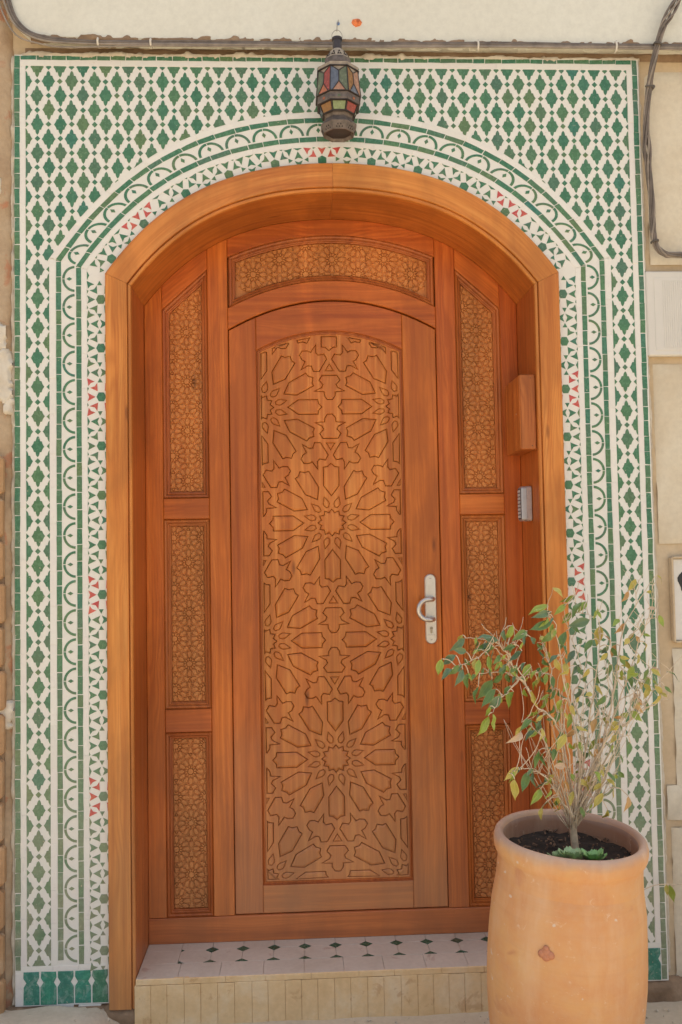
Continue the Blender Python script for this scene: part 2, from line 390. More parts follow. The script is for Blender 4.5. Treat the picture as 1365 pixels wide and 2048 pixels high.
def box(x0, x1, y0, y1, z0, z1, ch=.002):
    """box with chamfered edges all round the front, and real back"""
    c = min(ch, (x1-x0)*.3, (y1-y0)*.3, (z1-z0)*.3)
    V = []; F = []
    # chamfered box: 24 verts
    sx, sy, sz = (x0, x1), (y0, y1), (z0, z1); idx = {}
    for i in (0, 1):
        for j in (0, 1):
            for k in (0, 1):
                for ax in range(3):
                    v = [sx[i], sy[j], sz[k]]; s = [1 if q == 0 else -1 for q in (i, j, k)]
                    for b in range(3):
                        if b != ax: v[b] += s[b]*c
                    idx[i, j, k, ax] = len(V); V.append(tuple(v))
    g = lambda i, j, k, a: idx[i, j, k, a]
    F += [tuple(g(0, j, k, 0) for j, k in ((0, 0), (0, 1), (1, 1), (1, 0))), tuple(g(1, j, k, 0) for j, k in ((0, 0), (1, 0), (1, 1), (0, 1)))]
    F += [tuple(g(i, 0, k, 1) for i, k in ((0, 0), (1, 0), (1, 1), (0, 1))), tuple(g(i, 1, k, 1) for i, k in ((0, 0), (0, 1), (1, 1), (1, 0)))]
    F += [tuple(g(i, j, 0, 2) for i, j in ((0, 0), (0, 1), (1, 1), (1, 0))), tuple(g(i, j, 1, 2) for i, j in ((0, 0), (1, 0), (1, 1), (0, 1)))]
    for i in (0, 1):
        for j in (0, 1): F.append((g(i, j, 0, 0), g(i, j, 1, 0), g(i, j, 1, 1), g(i, j, 0, 1)))
        for k in (0, 1): F.append((g(i, 0, k, 0), g(i, 1, k, 0), g(i, 1, k, 2), g(i, 0, k, 2)))
    for j in (0, 1):
        for k in (0, 1): F.append((g(0, j, k, 1), g(1, j, k, 1), g(1, j, k, 2), g(0, j, k, 2)))
    for i in (0, 1):
        for j in (0, 1):
            for k in (0, 1): F.append((g(i, j, k, 0), g(i, j, k, 1), g(i, j, k, 2)))
    return V, F
def tube(pts, rad, n=6, cap=True):
    P = [Vector(p) for p in pts]; R = rad if isinstance(rad, (list, tuple)) else [rad]*len(P)
    V = []; F = []; ref = Vector((.31, -.9, .27)).normalized()
    for i, p in enumerate(P):
        d = (P[min(i+1, len(P)-1)]-P[max(i-1, 0)]).normalized()
        a = d.cross(ref)
        if a.length < 1e-3: a = d.cross(Vector((1, 0, 0)))
        a.normalize(); b = d.cross(a); ref = a.cross(d).normalized()
        for k in range(n):
            t = 2*PI*k/n; V.append(tuple(p+a*math.cos(t)*R[i]+b*math.sin(t)*R[i]))
    for i in range(len(P)-1):
        for k in range(n): F.append((i*n+k, i*n+(k+1) % n, (i+1)*n+(k+1) % n, (i+1)*n+k))
    if cap: F += [tuple(range(n-1, -1, -1)), tuple(range((len(P)-1)*n, len(P)*n))]
    return V, F
def spline(pts, m=6):
    P = [np.array(p, float) for p in pts]; out = []
    for i in range(len(P)-1):
        a, b, c, d = P[max(i-1, 0)], P[i], P[i+1], P[min(i+2, len(P)-1)]
        for k in range(m):
            t = k/m; out.append(.5*((2*b)+(c-a)*t+(2*a-5*b+4*c-d)*t*t+(3*b-a-3*c+d)*t**3))
    out.append(P[-1]); return [tuple(p) for p in out]
def lathe(prof, n=48, cx=0, cy=0):
    V = [(cx+r*math.cos(2*PI*k/n), cy+r*math.sin(2*PI*k/n), z) for r, z in prof for k in range(n)]
    F = [(i*n+k, i*n+(k+1) % n, (i+1)*n+(k+1) % n, (i+1)*n+k) for i in range(len(prof)-1) for k in range(n)]
    return V, F
UVV = lambda x, y, z: (z, x+y)      # grain runs up
UVH = lambda x, y, z: (x, z+y)      # grain runs across
# ------------------------------------------------------------------ arch curves (metres, facade plane)
OX, OZ, OA, OB = .7607, 2.741, .367, .485
IX, IZ, IA, IB = .675, 2.642, .42, .605
def outer(x): return OZ-OA*x*x-OB*x**4
def inner(x): return IZ-IA*x*x-IB*x**4
_xs = np.linspace(0, OX, 400); _ss = np.concatenate([[0], np.cumsum(np.hypot(np.diff(_xs), np.diff(outer(_xs))))])
LS = float(_ss[-1])
def band(s, o):
    """point at signed arc length s from the crown, o outside the casing's outer edge"""
    a = abs(s); sg = 1 if s >= 0 else -1
    x = float(np.interp(min(a, LS), _ss, _xs)); z = outer(x); m = -(2*OA*x+4*OB*x**3); l = math.hypot(1, m)
    t = (1/l, m/l); n = (-m/l, 1/l)
    e = max(0, a-LS); x += t[0]*e+n[0]*o; z += t[1]*e+n[1]*o
    return sg*x, z
_m = -(2*OA*OX+4*OB*OX**3); _l = math.hypot(1, _m); KS = (1+_m/_l)/(1/_l)
def skink(o): return LS+o*KS
def bf(f, o): return band(f*skink(o), o)
def zkink(o): return bf(1, o)[1]

# ------------------------------------------------------------------ ground
def gz(x, y):
    t = min(1, max(0, (-.70-x)/.10)); t = t*t*(3-2*t)
    z = -.062+.052*t*min(1, max(0, 1+(y+.0)/1.6))
    return z
def ground():
    xs = sorted(set([-60, -20, -8, -4]+[round(-2.4+.06*i, 3) for i in range(81)]+[4, 8, 20, 60]))
    ys = sorted(set([-80, -30, -12, -6, -4]+[round(-3+.06*i, 3) for i in range(56)]+[2, 20, 60]))
    V = []; F = []
    for y in ys:
        for x in xs:
            V.append((x, y, gz(x, y)+.006*noise.noise((x*7, y*7, 0))+.004*noise.noise((x*21, y*21, 3))))
    nx = len(xs)
    for j in range(len(ys)-1):
        for i in range(nx-1): F.append((j*nx+i, j*nx+i+1, (j+1)*nx+i+1, (j+1)*nx+i))
    o = mk('ground', V, F, M_STREET, smooth=True); o['kind'] = 'structure'
ground()
# worn pavement slab in front of the left pier
def slab():
    xs = np.linspace(-2.2, -.74, 50); ys = np.linspace(-1.3, -.012, 40); V = []; F = []
    for y in ys:
        for x in xs:
            e = min(1, (x-xs[0])/.1, (-.74-x)/.07+.05); e = max(0, e)
            V.append((x, y+.012*noise.noise((x*9, 1, 1)) if y > -.03 else y, -.075+.073*min(1, e*1.2)**.5+.007*noise.noise((x*8, y*8, 5))+.003*noise.noise((x*30, y*30, 5))))
    n = len(xs)
    for j in range(len(ys)-1):
        for i in range(n-1): F.append((j*n+i, j*n+i+1, (j+1)*n+i+1, (j+1)*n+i))
    o = mk('pavement', V, F, M_GROUND, smooth=True); o['kind'] = 'structure'
slab()

# ------------------------------------------------------------------ house wall
wall = tag(empty('house_wall'), 'cream and beige plastered house front around the green tiled doorway', 'wall')
pts = [(-4, -.3), (-.71, -.3), (-.71, 2.33)]+[(x, inner(x)+.05) for x in np.linspace(-.68, .68, 25)]+[(.71, 2.33), (.71, -.3), (4, -.3), (4, 5.15), (-4, 5.15)]
mk('wall_body', *prism(pts, .022, .6, 0), P_BEIGE, wall)
mk('inner_lining', *prism([(-.8, -.3), (.8, -.3), (.8, 2.9), (-.8, 2.9)], .42, .5, 0), P_BROWN, wall)
def sheet(name, poly, y, amp, freq, mat, seed, edge=.0, thick=.03, step=.02, fall=.02):
    """lumpy plaster coat: grid over a polygon's box with a noisy outline and relief, skirted back to the wall"""
    x0 = min(p[0] for p in poly); x1 = max(p[0] for p in poly); z0 = min(p[1] for p in poly); z1 = max(p[1] for p in poly)
    nx = max(2, int((x1-x0)/step)); nz = max(2, int((z1-z0)/step)); V = []; F = []; ix = {}
    def inside(x, z):
        c = False
        for i in range(len(poly)):
            a, b = poly[i-1], poly[i]
            if (a[1] > z) != (b[1] > z) and x < (b[0]-a[0])*(z-a[1])/(b[1]-a[1])+a[0]: c = not c
        return c
    def dist(x, z):
        m = 9
        for i in range(len(poly)):
            a, b = poly[i-1], poly[i]; ex, ez = b[0]-a[0], b[1]-a[1]; l2 = ex*ex+ez*ez
            t = max(0, min(1, ((x-a[0])*ex+(z-a[1])*ez)/l2)); m = min(m, math.hypot(x-a[0]-ex*t, z-a[1]-ez*t))
        return m if inside(x, z) else -m
    for j in range(nz+1):
        for i in range(nx+1):
            x = x0+(x1-x0)*i/nx; z = z0+(z1-z0)*j/nz
            d = dist(x, z)+edge*noise.noise((x*18+seed, z*18, seed))+edge*.6*noise.noise((x*55, z*55, seed))
            k = max(0, min(1, d/fall+.5)); k = k*k*(3-2*k)
            h = amp*(noise.noise((x*freq+seed, z*freq, seed))+.5*noise.noise((x*freq*2.7, z*freq*2.7, seed+4))+.3*noise.noise((x*freq*7, z*freq*7, seed+9)))
            V.append((x, y+thick-(thick+h)*k-.001, z)); ix[i, j] = k
    n = nx+1
    for j in range(nz):
        for i in range(nx):
            if max(ix[i, j], ix[i+1, j], ix[i, j+1], ix[i+1, j+1]) > .02:
                F.append((j*n+i, j*n+i+1, (j+1)*n+i+1, (j+1)*n+i))
    used = sorted({v for f in F for v in f}); rm = {v: i for i, v in enumerate(used)}
    return mk(name, [V[v] for v in used], [tuple(rm[v] for v in f) for f in F], mat, wall, smooth=True)
# cream fascia above the tiles, rounded lower left corner, crumbling lower edge
fas = [(-1.006, 3.168), (-.90, 3.157), (-.5, 3.152), (0, 3.150), (.6, 3.146), (4, 3.146), (4, 5.15), (-1.09, 5.15), (-1.092, 3.40), (-1.085, 3.33), (-1.07, 3.265), (-1.045, 3.205)]
mk('cream_fascia', *prism(fas, -.026, .021, .007), P_CREAM, wall)
sheet('fascia_crust', [(-1.0, 3.146), (1.35, 3.142), (1.35, 3.160), (-1.0, 3.168)], -.029, .008, 16, P_BROWN, 3, edge=.016, step=.008, thick=.012, fall=.008)
sheet('fascia_chips', [(-.75, 3.152), (1.3, 3.144), (1.3, 3.153), (-.75, 3.160)], -.022, .006, 22, P_CREAM, 8, edge=.016, step=.009, thick=.03, fall=.010)
sheet('mortar_ledge', [(-1.04, 3.106), (1.075, 3.110), (1.075, 3.124), (-1.04, 3.128)], -.006, .007, 20, P_GROUT, 5, edge=.010, step=.008, thick=.028, fall=.012)
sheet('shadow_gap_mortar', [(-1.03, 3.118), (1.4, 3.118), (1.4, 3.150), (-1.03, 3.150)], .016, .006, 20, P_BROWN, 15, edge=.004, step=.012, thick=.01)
# right of the tiles
sheet('mortar_edge', [(1.060, .02), (1.076, .02), (1.074, 3.12), (1.060, 3.12)], .004, .004, 25, P_GROUT, 6, edge=.005, step=.009, thick=.02, fall=.010)
sheet('plaster_patch', [(1.092, 2.40), (1.9, 2.40), (1.9, 3.075), (1.35, 3.085), (1.12, 3.07), (1.10, 3.05)], .0145, .0035, 6, P_CREAM2, 1, thick=.009, fall=.012, edge=.006, step=.022)
sheet('plaster_patch', [(1.088, 1.44), (1.9, 1.44), (1.9, 2.055), (1.095, 2.055)], .0145, .004, 6, P_CREAM2, 2, thick=.009, fall=.012, edge=.012, step=.022)
sheet('plaster_patch', [(1.13, .60), (1.9, .60), (1.9, 1.085), (1.122, 1.085)], .0145, .005, 7, P_CREAM2, 4, thick=.007, fall=.012, edge=.02, step=.022)
sheet('plaster_patch', [(1.088, .515), (1.9, .515), (1.9, .63), (1.086, .63)], .0145, .005, 9, P_CREAM2, 14, thick=.008, fall=.012, edge=.008, step=.02)
sheet('plaster_patch', [(1.098, .02), (1.9, .0), (1.9, .490), (1.105, .490)], .0145, .006, 6, P_CREAM2, 24, thick=.008, fall=.012, edge=.014, step=.022)
sheet('wall_foot', [(.70, -.2), (2.2, -.2), (2.2, .006), (.70, .0)], -.012, .012, 9, P_BROWN, 7, edge=.012, step=.02, thick=.05)
# left of the tiles: peeling render
sheet('peeling_render', [(-1.9, -.2), (-1.064, -.2), (-1.066, 3.13), (-1.10, 3.3), (-1.115, 3.6), (-1.9, 3.6)], .002, .012, 6, P_ROUGH, 9, edge=.006, step=.022, thick=.03)
for k, (x, z, a, b) in enumerate([(-1.095, 2.03, .030, .10), (-1.115, 2.16, .03, .05), (-1.09, .92, .028, .055), (-1.115, 2.66, .016, .03), (-1.075, 1.93, .018, .03)]):
    sheet('lime_chip', [(x+a*math.cos(t)*(1+.3*noise.noise((t, k, 0))), z+b*math.sin(t)*(1+.3*noise.noise((t, k, 3)))) for t in np.linspace(0, 2*PI, 14)[:-1]], -.012, .003, 20, P_CHIP, 20+k, edge=.018, step=.006, thick=.030, fall=.007)
sheet('mortar_edge', [(-1.073, .0), (-1.060, .0), (-1.060, 3.12), (-1.073, 3.12)], .000, .005, 25, P_GROUT, 16, edge=.006, step=.008, thick=.024, fall=.012)
sheet('wall_foot', [(-1.9, -.2), (-.62, -.2), (-.62, -.012), (-.77, -.008), (-1.05, -.002), (-1.9, .02)], -.018, .012, 10, P_BROWN, 17, edge=.014, step=.016, thick=.05)
# brick pier at the left
pier = tag(empty('brick_pier', (-1.17, 0, 0)), 'stack of worn orange bricks at the far left edge beside the tiles', 'brick pier')
core = mk('mortar_core', *box(-1.40+1.17, -1.092+1.17, -.012, .02, -.06, 1.755, .004), P_BROWN, pier)
z = -.03; k = 0
while z < 1.70:
    h = .128+rnd(-.006, .006)
    for (a, b) in ((-1.395, -1.25), (-1.24, -1.087+rnd(-.003, .003))):
        mk('brick', *box(a+1.17, b+1.17, -.040+rnd(-.004, .004), .0, z, z+h, .009), M_BRICK, pier)
    z += h+.011+rnd(0, .004)

# ------------------------------------------------------------------ tiled surround
tiles = tag(empty('tile_surround'), 'green and white mosaic tile panel framing the arched door', 'tile panel')
W = 1.06; TOP = 3.115
bedp = [(-W, .0), (-OX-.002, .0), (-OX-.002, outer(OX))]+[(x, outer(x)+.002) for x in np.linspace(-OX, OX, 41)]+[(OX+.002, outer(OX)), (OX+.002, .0), (W+.004, .0), (W+.004, TOP), (-W, TOP)]
bed = mk('white_bed', *prism(bedp, 0, .0215, 0), WHITE, tiles)
CNT = {}; OVER = {}
def put(kind, poly, mat, cap=290, h=.0012, ch=.0007, tilt=.014, yoff=0):
    """one tile as a part; past the cap of its kind it joins the kind's common mesh"""
    poly = clean(poly)
    if len(poly) < 3 or abs(area(poly)) < 6e-6: return
    cx = sum(a[0] for a in poly)/len(poly); cz = sum(a[1] for a in poly)/len(poly)
    CNT[kind] = CNT.get(kind, 0)+1
    vf = prism([(a[0]-cx, a[1]-cz) for a in poly], -h+yoff, .004, ch, random.gauss(0, tilt), random.gauss(0, tilt))
    if CNT[kind] <= cap:
        o = link(kind, mesh(kind, *vf), mat, tiles, (cx, 0, cz)); return o
    m, _ = OVER.setdefault(kind, (MB(), mat)); m.add(([(v[0]+cx, v[1], v[2]+cz) for v in vf[0]], vf[1]))
# lattice of stepped diamonds and small squares
AX = 2*1.0225/27; AZ = .0983; FX = 1.0225; ZT = 3.077; ZB = .125; FI = FX-AX
Q = [(0, .0348), (.0042, .0300), (.0062, .0240), (.0070, .0185), (.0128, .0175), (.0150, .0110), (.0178, .0055), (.0220, 0)]
star = [(x*AX/.0757, z*AZ/.0963) for x, z in Q]
star = star+[(x, -z) for x, z in star[-2::-1]]; star = star+[(-x, z) for x, z in star[-2:0:-1]]
sq = [(.0096, 0), (0, .0098), (-.0096, 0), (0, -.0098)]
jobs = []
nrow = int((ZT-ZB)/(AZ/2))+4
for j in range(-1, nrow):
    zc = 3.0245-j*AZ/2
    for i in range(0, 55):
        xc = -FX+i*AX/2
        xx = abs(xc)
        zin = zc+.05
        if xx < FI-.03 and zc < outer(min(xx, OX))+.04: continue
        base = star if (i+j) % 2 == 0 else sq
        p = [(x+xc, z+zc) for x, z in base]
        for a, n in (((-FX, 0), (1, 0)), ((FX, 0), (-1, 0)), ((0, ZT), (0, -1)), ((0, ZB), (0, 1))):
            p = clip(p, a, n) if p else p
        if not p: continue
        # keep outside the outer white strip that follows jamb and arch
        inn = FI; zk = zkink(.184)
        if zc < zk+.02 or (zc < zk+.06 and xx > FI-.01):
            q = clip(p, ((FI if xc > 0 else -FI), 0), ((1 if xc > 0 else -1), 0))
            if zc > zk-.03 and xx < FI+.03:   # near the kink: outside either of the two strips
                s = skink(.184)*.985*(1 if xc > 0 else -1); a = band(s, .184); b = band(s*1.01, .184)
                t = (b[0]-a[0], b[1]-a[1]); n = (-t[1], t[0]) if xc > 0 else (t[1], -t[0])
                q2 = clip(p, a, n); p = q if abs(area(q or [(0, 0)]*3)) > abs(area(q2 or [(0, 0)]*3)) else q2
            else: p = q
        elif xx < 1.0:
            best = None
            for s in np.linspace(-skink(.184), skink(.184), 161):
                a = band(s, .184); d = (a[0]-xc)**2+(a[1]-zc)**2
                if best is None or d < best[0]: best = (d, s, a)
            if best[0] < .06**2 or zc < best[2][1]:
                s = best[1]; a = best[2]; b = band(s+.004, .184); t = (b[0]-a[0], b[1]-a[1])
                p = clip(p, a, (-t[1], t[0]))
        if p and abs(area(p)) > 1.2e-5: jobs.append((abs(area(p)), 'star_tile' if base is star else 'square_tile', p, base is star and len(p) == len(star), xc, zc))
jobs.sort(key=lambda q: (q[1], -q[0]))
sm = mesh('star_tile', *prism(star, -.0012, .004, .0007)); sm.materials.append(GREEN)
qm = mesh('square_tile', *prism(sq, -.0012, .004, .0006)); qm.materials.append(GREEN)
for A, kind, p, full, xc, zc in jobs:
    full = abs(A-abs(area(star if kind == 'star_tile' else sq))) < 2e-6
    if full and CNT.get(kind, 0) < 290:
        CNT[kind] = CNT.get(kind, 0)+1
        o = link(kind, sm if kind == 'star_tile' else qm, None, tiles, (xc+rnd(-.001, .001), rnd(-.0003, .0003), zc+rnd(-.0012, .0012)))
        o.rotation_euler = (random.gauss(0, .014), rnd(-.03, .03), random.gauss(0, .014)); o.scale = (rnd(.96, 1.03), 1, rnd(.96, 1.03))
    else:
        put(kind, [(x+rnd(-.0004, .0004), z+rnd(-.0004, .0004)) for x, z in p], GREEN)
# straight and arched courses
jt = .0022
def quad_jit(a, b, c, d, j=.0006): return [(x+rnd(-j, j), z+rnd(-j, j)) for x, z in (a, b, c, d)]
def course_arch(o1, o2, L, kind, mat, gap=jt, jit=.0007, **kw):
    n = max(2, round(2*skink((o1+o2)/2)/L)); f = [-1+2*i/n+(rnd(-.12, .12)*2/n if 0 < i < n else 0) for i in range(n+1)]
    for i in range(n):
        g = gap/2/skink(.1); fa = f[i]+g; fb = f[i+1]-g
        put(kind, quad_jit(bf(fa, o1), bf(fb, o1), bf(fb, o2), bf(fa, o2), jit), mat, **kw)
def course_line(x0, x1, z0, z1, L, kind, mat, gap=jt, jit=.0007, **kw):
    vert = (z1-z0) > (x1-x0); S = (z1-z0) if vert else (x1-x0); n = max(1, round(S/L))
    f = [i*S/n+(rnd(-.14, .14)*S/n if 0 < i < n else 0) for i in range(n+1)]
    for i in range(n):
        a, b = f[i]+gap/2, f[i+1]-gap/2
        q = [(x0, z0+a), (x1, z0+a), (x1, z0+b), (x0, z0+b)] if vert else [(x0+a, z0), (x0+b, z0), (x0+b, z1), (x0+a, z1)]
        put(kind, quad_jit(*q, jit), mat, **kw)
def course_jamb(o1, o2, L, kind, mat, zb=ZB, **kw):
    for s in (-1, 1):
        # top end cut on the mitre
        zt = min(zkink(o1), zkink(o2))
        a, b = sorted((s*(OX+o1), s*(OX+o2)))
        course_line(a, b, zb, zt-.001, L, kind, mat, **kw)
        z1, z2 = (zkink(o1), zkink(o2))
        put(kind, [(s*(OX+o1), zt+.001), (s*(OX+o2), zt+.001), (s*(OX+o2), z2-.001), (s*(OX+o1), z1-.001)], mat, **{k: v for k, v in kw.items() if k in ('cap', 'h')})
G1, G2 = (.0815, .098), (.147, .1635)
course_arch(*G1, .0535, 'band_tile', GREEN); course_arch(*G2, .0535, 'band_tile', GREEN)
course_jamb(*G1, .0535, 'band_tile', GREEN); course_jamb(*G2, .0535, 'band_tile', GREEN, zb=.14)
# outer border
for s in (-1, 1): course_line(*sorted((s*1.0425, s*1.0595)), .112 if s < 0 else .004, 3.1135, .0500, 'border_tile', GREEN, jit=.0011)
course_line(-1.041, 1.041, 3.0985, 3.1125, .0505, 'border_tile', GREEN, jit=.0011)
# plain white strips
kw = dict(h=.0009, ch=.0005, cap=290, tilt=.004)
course_arch(.0625, .0805, .13, 'white_tile', WHITE, gap=.001, jit=.0002, **kw)
course_arch(.1645, .184, .13, 'white_tile', WHITE, gap=.001, jit=.0002, **kw)
course_jamb(.0625, .0805, .13, 'white_tile', WHITE, gap=.001, jit=.0002, **kw)
course_jamb(.1645, FI-OX, .13, 'white_tile', WHITE, gap=.001, jit=.0002, **kw)
for s in (-1, 1): course_line(*sorted((s*1.0235, s*1.0415)), .125, 3.0775, .16, 'white_tile', WHITE, gap=.001, jit=.0002, **kw)
course_line(-1.0415, 1.0415, 3.0785, 3.0975, .16, 'white_tile', WHITE, gap=.001, jit=.0002, **kw)
for s in (-1, 1): course_line(*sorted((s*(OX+.002), s*1.0415)), .108, .1235, .10, 'white_tile', WHITE, gap=.001, jit=.0002, **kw)
# scallops: two bent tiles and a drop in each bay
def scallop(fn, half):
    """fn(u, o): u along the course (-half..half), o = distance out"""
    o0, o1 = .1015, .1435; R = o1-o0; tk = .0080
    for sgn in (-1, 1):
        P = []; Qn = []
        for k in range(8):
            a = .045+(PI/2-.045-.03)*k/7
            u = sgn*half*.93*math.cos(a); o = o0+R*math.sin(a)
            ui = sgn*(half*.93-tk)*math.cos(a); oi = o0+(R-tk)*math.sin(a)
            P.append(fn(u, o)); Qn.append(fn(ui, oi))
        put('scallop_tile', P+Qn[::-1], GREEN, ch=.0005)
    m = o0+.0185; put('drop_tile', [fn(0, m-.0095), fn(.0060, m), fn(0, m+.0100), fn(-.0060, m)], GREEN, ch=.0005)
nb = 22
for i in range(nb):
    fc = -1+(2*i+1)/nb
    scallop(lambda u, o, fc=fc: (lambda p: p)(bf(fc+u/skink(.12), o)), skink(.12)/nb)
njb = 24; zk0 = zkink(.12)-.004; st = (zk0-.128)/njb
for s in (-1, 1):
    for i in range(njb):
        zc = .128+st*(i+.5)
        scallop(lambda u, o, zc=zc, s=s: (s*(OX+o), zc+u), st/2)
# star band: hexagons ringed by arrow heads
K = 1.655e-3
ARW = {'r': [[(-26.8, -7.7), (-12.3, 0), (-26.4, 7.6), (-24.0, 0)], [(-8.4, -27.5), (-7.5, -12.1), (-21.5, -18.5), (-13, -21)], [(-8.4, 28), (-7.0, 12.3), (-22, 18.8), (-13, 21)],
             [(-27.3, -37.2), (-13.6, -30.6), (-20.5, -28.3), (-25, -22.7)], [(-27.3, 38), (-12.6, 31), (-20.5, 28.3), (-24.6, 22.4)],
             [(8.4, -27.5), (7.5, -12.1), (21.5, -18.5), (13, -21)], [(8.4, 28), (7.0, 12.3), (22, 18.8), (13, 21)]],
       'g': [[(-2.6, -37.3), (2.4, -29.3), (-6.8, -29.3)], [(-2.6, 37.4), (1.9, 29.2), (-6.8, 29.2)], [(-27.3, -18.8), (-24.2, -18.0), (-26.8, -12.6)], [(-27.2, 12.5), (-25, 17), (-27.2, 19)]],
       'm': [[(-19.8, 0), (-4.8, -7.2), (-7.8, 0), (-4.8, 8.8)], [(-.8, -7.5), (2.2, 0), (-.8, 8), (13.5, 0)], [(-27.3, -8), (-22.9, 0), (-26.9, 8.5)]]}
HEX = [(9.7, 0), (5.2, 8.9), (-5.2, 8.9), (-9.7, 0), (-5.2, -8.9), (5.2, -8.9)]
CO = 10.3
def rosette(fn, red, sc, parts, keep=None):
    def tr(p):
        m = (sum(a for a, b in p)/len(p), sum(b for a, b in p)/len(p)); p = [(m[0]+(a-m[0])*1.09, m[1]+(b-m[1])*1.09) for a, b in p]
        if keep and not all(keep((CO-a)*K, b*K*sc) for a, b in p): return None
        p = clip(p, (CO-.6, 0), (-1, 0)); return [fn((CO-a)*K, b*K*sc) for a, b in p] if p else None
    for key in parts:
        for p in ARW.get(key, []):
            q = tr(p)
            if q: put('red_tile' if (red and key == 'r') else 'arrow_tile', q, RED if (red and key == 'r') else GREEN, ch=.0005)
    if 'h' in parts: put('hexagon_tile', [fn((CO-a)*K, b*K*sc) for a, b in HEX], GREEN)
zh0 = 2.2835; ph = .1629
for s in (-1, 1):
    for k in range(14):
        zc = zh0-k*ph+(.012 if s > 0 else 0)
        rosette(lambda o, u, zc=zc, s=s: (s*(OX+o), zc-u), k in (2, 6, 10), 1.0, 'rgh')
        if zc-ph/2 > ZB+.02: rosette(lambda o, u, zc=zc, s=s: (s*(OX+o), zc-ph/2-u), False, 1.0, 'm')
for s in (-1, 1):
    dz0 = .012 if s > 0 else 0
    for k_, prt in ((-.5, 'm'), (-1, 'rg')):
        zc = zh0-k_*ph+dz0; rosette(lambda o, u, zc=zc, s=s: (s*(OX+o), zc-u), False, 1.0, prt, lambda o, u, zc=zc: zc-u < zkink(max(o, 0))-.004)
hx = [-.742, -.634, -.494, -.349, -.193, -.034, .133, .291, .448, .587, .712]
def s_of(x):
    lo, hi = -skink(.0175), skink(.0175)
    for _ in range(40):
        m = (lo+hi)/2
        if band(m, .0175)[0] < x: lo = m
        else: hi = m
    return lo
hs_ = [s_of(x) for x in hx]
for k, s in enumerate(hs_):
    rosette(lambda o, u, s=s: band(s+u, o), k in (1, 5, 9), .95, 'rgh')
    if k+1 < len(hs_): rosette(lambda o, u, s=(s+hs_[k+1])/2: band(s+u, o), False, .95, 'm')
for s, sg in ((hs_[0], -1), (hs_[-1], 1)):
    for d_, prt in ((.08, 'm'), (.16, 'rg')):
        rosette(lambda o, u, s=s+sg*d_: band(s+u, o), False, .95, prt, lambda o, u, s=s+sg*d_: abs(s+u) < skink(max(o, 0))-.004)
course_line(-.955, -.875, -.018, .0015, .08, 'white_tile', WHITE, gap=.001, jit=.003, **kw); course_line(-.862, -.79, -.008, .0015, .07, 'white_tile', WHITE, gap=.001, jit=.003, **kw)
# skirting of tall shield tiles with white diamonds left between them
def skirting(x0, x1, n, zb, zt):
    wd = (x1-x0)/n
    for i in range(n):
        a = x0+i*wd+.0022; b = x0+(i+1)*wd-.0022; H = zt-zb; e = .0085
        p = [(a, zb), (b, zb), (b, zb+H*.53), (b-e, zb+H*.67), (b, zb+H*.82), (b-.001, zt), (a+.001, zt), (a, zb+H*.82), (a+e, zb+H*.67), (a, zb+H*.53)]
        put('skirting_tile', [(x+rnd(-.0008, .0008), z+rnd(-.0008, .0008)) for x, z in p], GREEN_SKIRT, ch=.001, h=.002, tilt=.01)
skirting(-1.036, -OX-.004, 5, .004, .106); skirting(OX+.004, 1.041, 5, .004, .106)
course_line(-1.0595, -1.0385, -.0, .106, .05, 'white_tile', WHITE, gap=.001, jit=.0004, **kw)
for k, (m, mat) in OVER.items():
    o = mk(k+'_remainder' if False else k, m.V, m.F, mat, tiles); o['kind'] = 'stuff'
# ------------------------------------------------------------------ wooden door: casing, frame, leaf
door = tag(empty('wooden_door', (0, 0, 0)), 'arched orange pine door with carved star panels inside the green tiled wall', 'door')
D = .23
prof = [(0, .245), (0, -.010), (.0018, -.0165), (.006, -.020), (.0085, -.0195), (.0098, -.0125), (.0122, -.0125), (.0138, -.0222), (.070, -.0225), (.0815, -.0215), (.0850, -.0175), (.0857, -.012), (.0857, .0215)]
PROF_R = [(0, .245), (0, -.009)]
prof = prof[1:]
PW = .0857
def sweep(name, at, m, mat, prof):
    """profile swept along at(t, o) for t in 0..1"""
    V = []; F = []; UVs = []
    acc = [0]
    for o, y in prof[1:]: acc.append(acc[-1]+.5*0+math.hypot(o-prof[len(acc)-1][0], y-prof[len(acc)-1][1]))
    L = 0; last = None
    for i in range(m+1):
        c = at(i/m, PW/2)
        if last: L += math.hypot(c[0]-last[0], c[1]-last[1])
        last = c
        for k, (o, y) in enumerate(prof):
            x, z = at(i/m, o); V.append((x, y, z)); UVs.append((L, acc[k]))
    n = len(prof)
    for i in range(m):
        for k in range(n-1): F.append((i*n+k, i*n+k+1, (i+1)*n+k+1, (i+1)*n+k))
    if n > 2: F += [tuple(range(n)), tuple(range(m*n+n-1, m*n-1, -1))]
    it = iter(UVs)
    me = bpy.data.meshes.new(name); me.from_pydata(V, [], F); me.update()
    lay = me.uv_layers.new(name='UVMap'); li = np.empty(len(me.loops), dtype=np.int32); me.loops.foreach_get('vertex_index', li)
    lay.data.foreach_set('uv', np.array(UVs, dtype=np.float32)[li].ravel())
    return link(name, me, mat, door)
def arch_at(t, o):
    f = o/PW; xi, xo = IX*t, OX*t
    return xi*(1-f)+xo*f, inner(xi)*(1-f)+outer(xo)*f
zi, zo = inner(IX), outer(OX)
sweep('casing_arch', lambda t, o: (-arch_at(1-t*.9995, o)[0], arch_at(1-t*.9995, o)[1]), 26, W_CASE, prof)
sweep('casing_arch', lambda t, o: arch_at(.0005+t*.9995, o), 26, W_CASE, prof)
for s in (-1, 1):
    sweep('casing_jamb', lambda t, o, s=s: (s*(IX+o), (-.012 if t < .5 else (zi+(zo-zi)*o/PW-.0009))) , 1, W_CASE, prof)

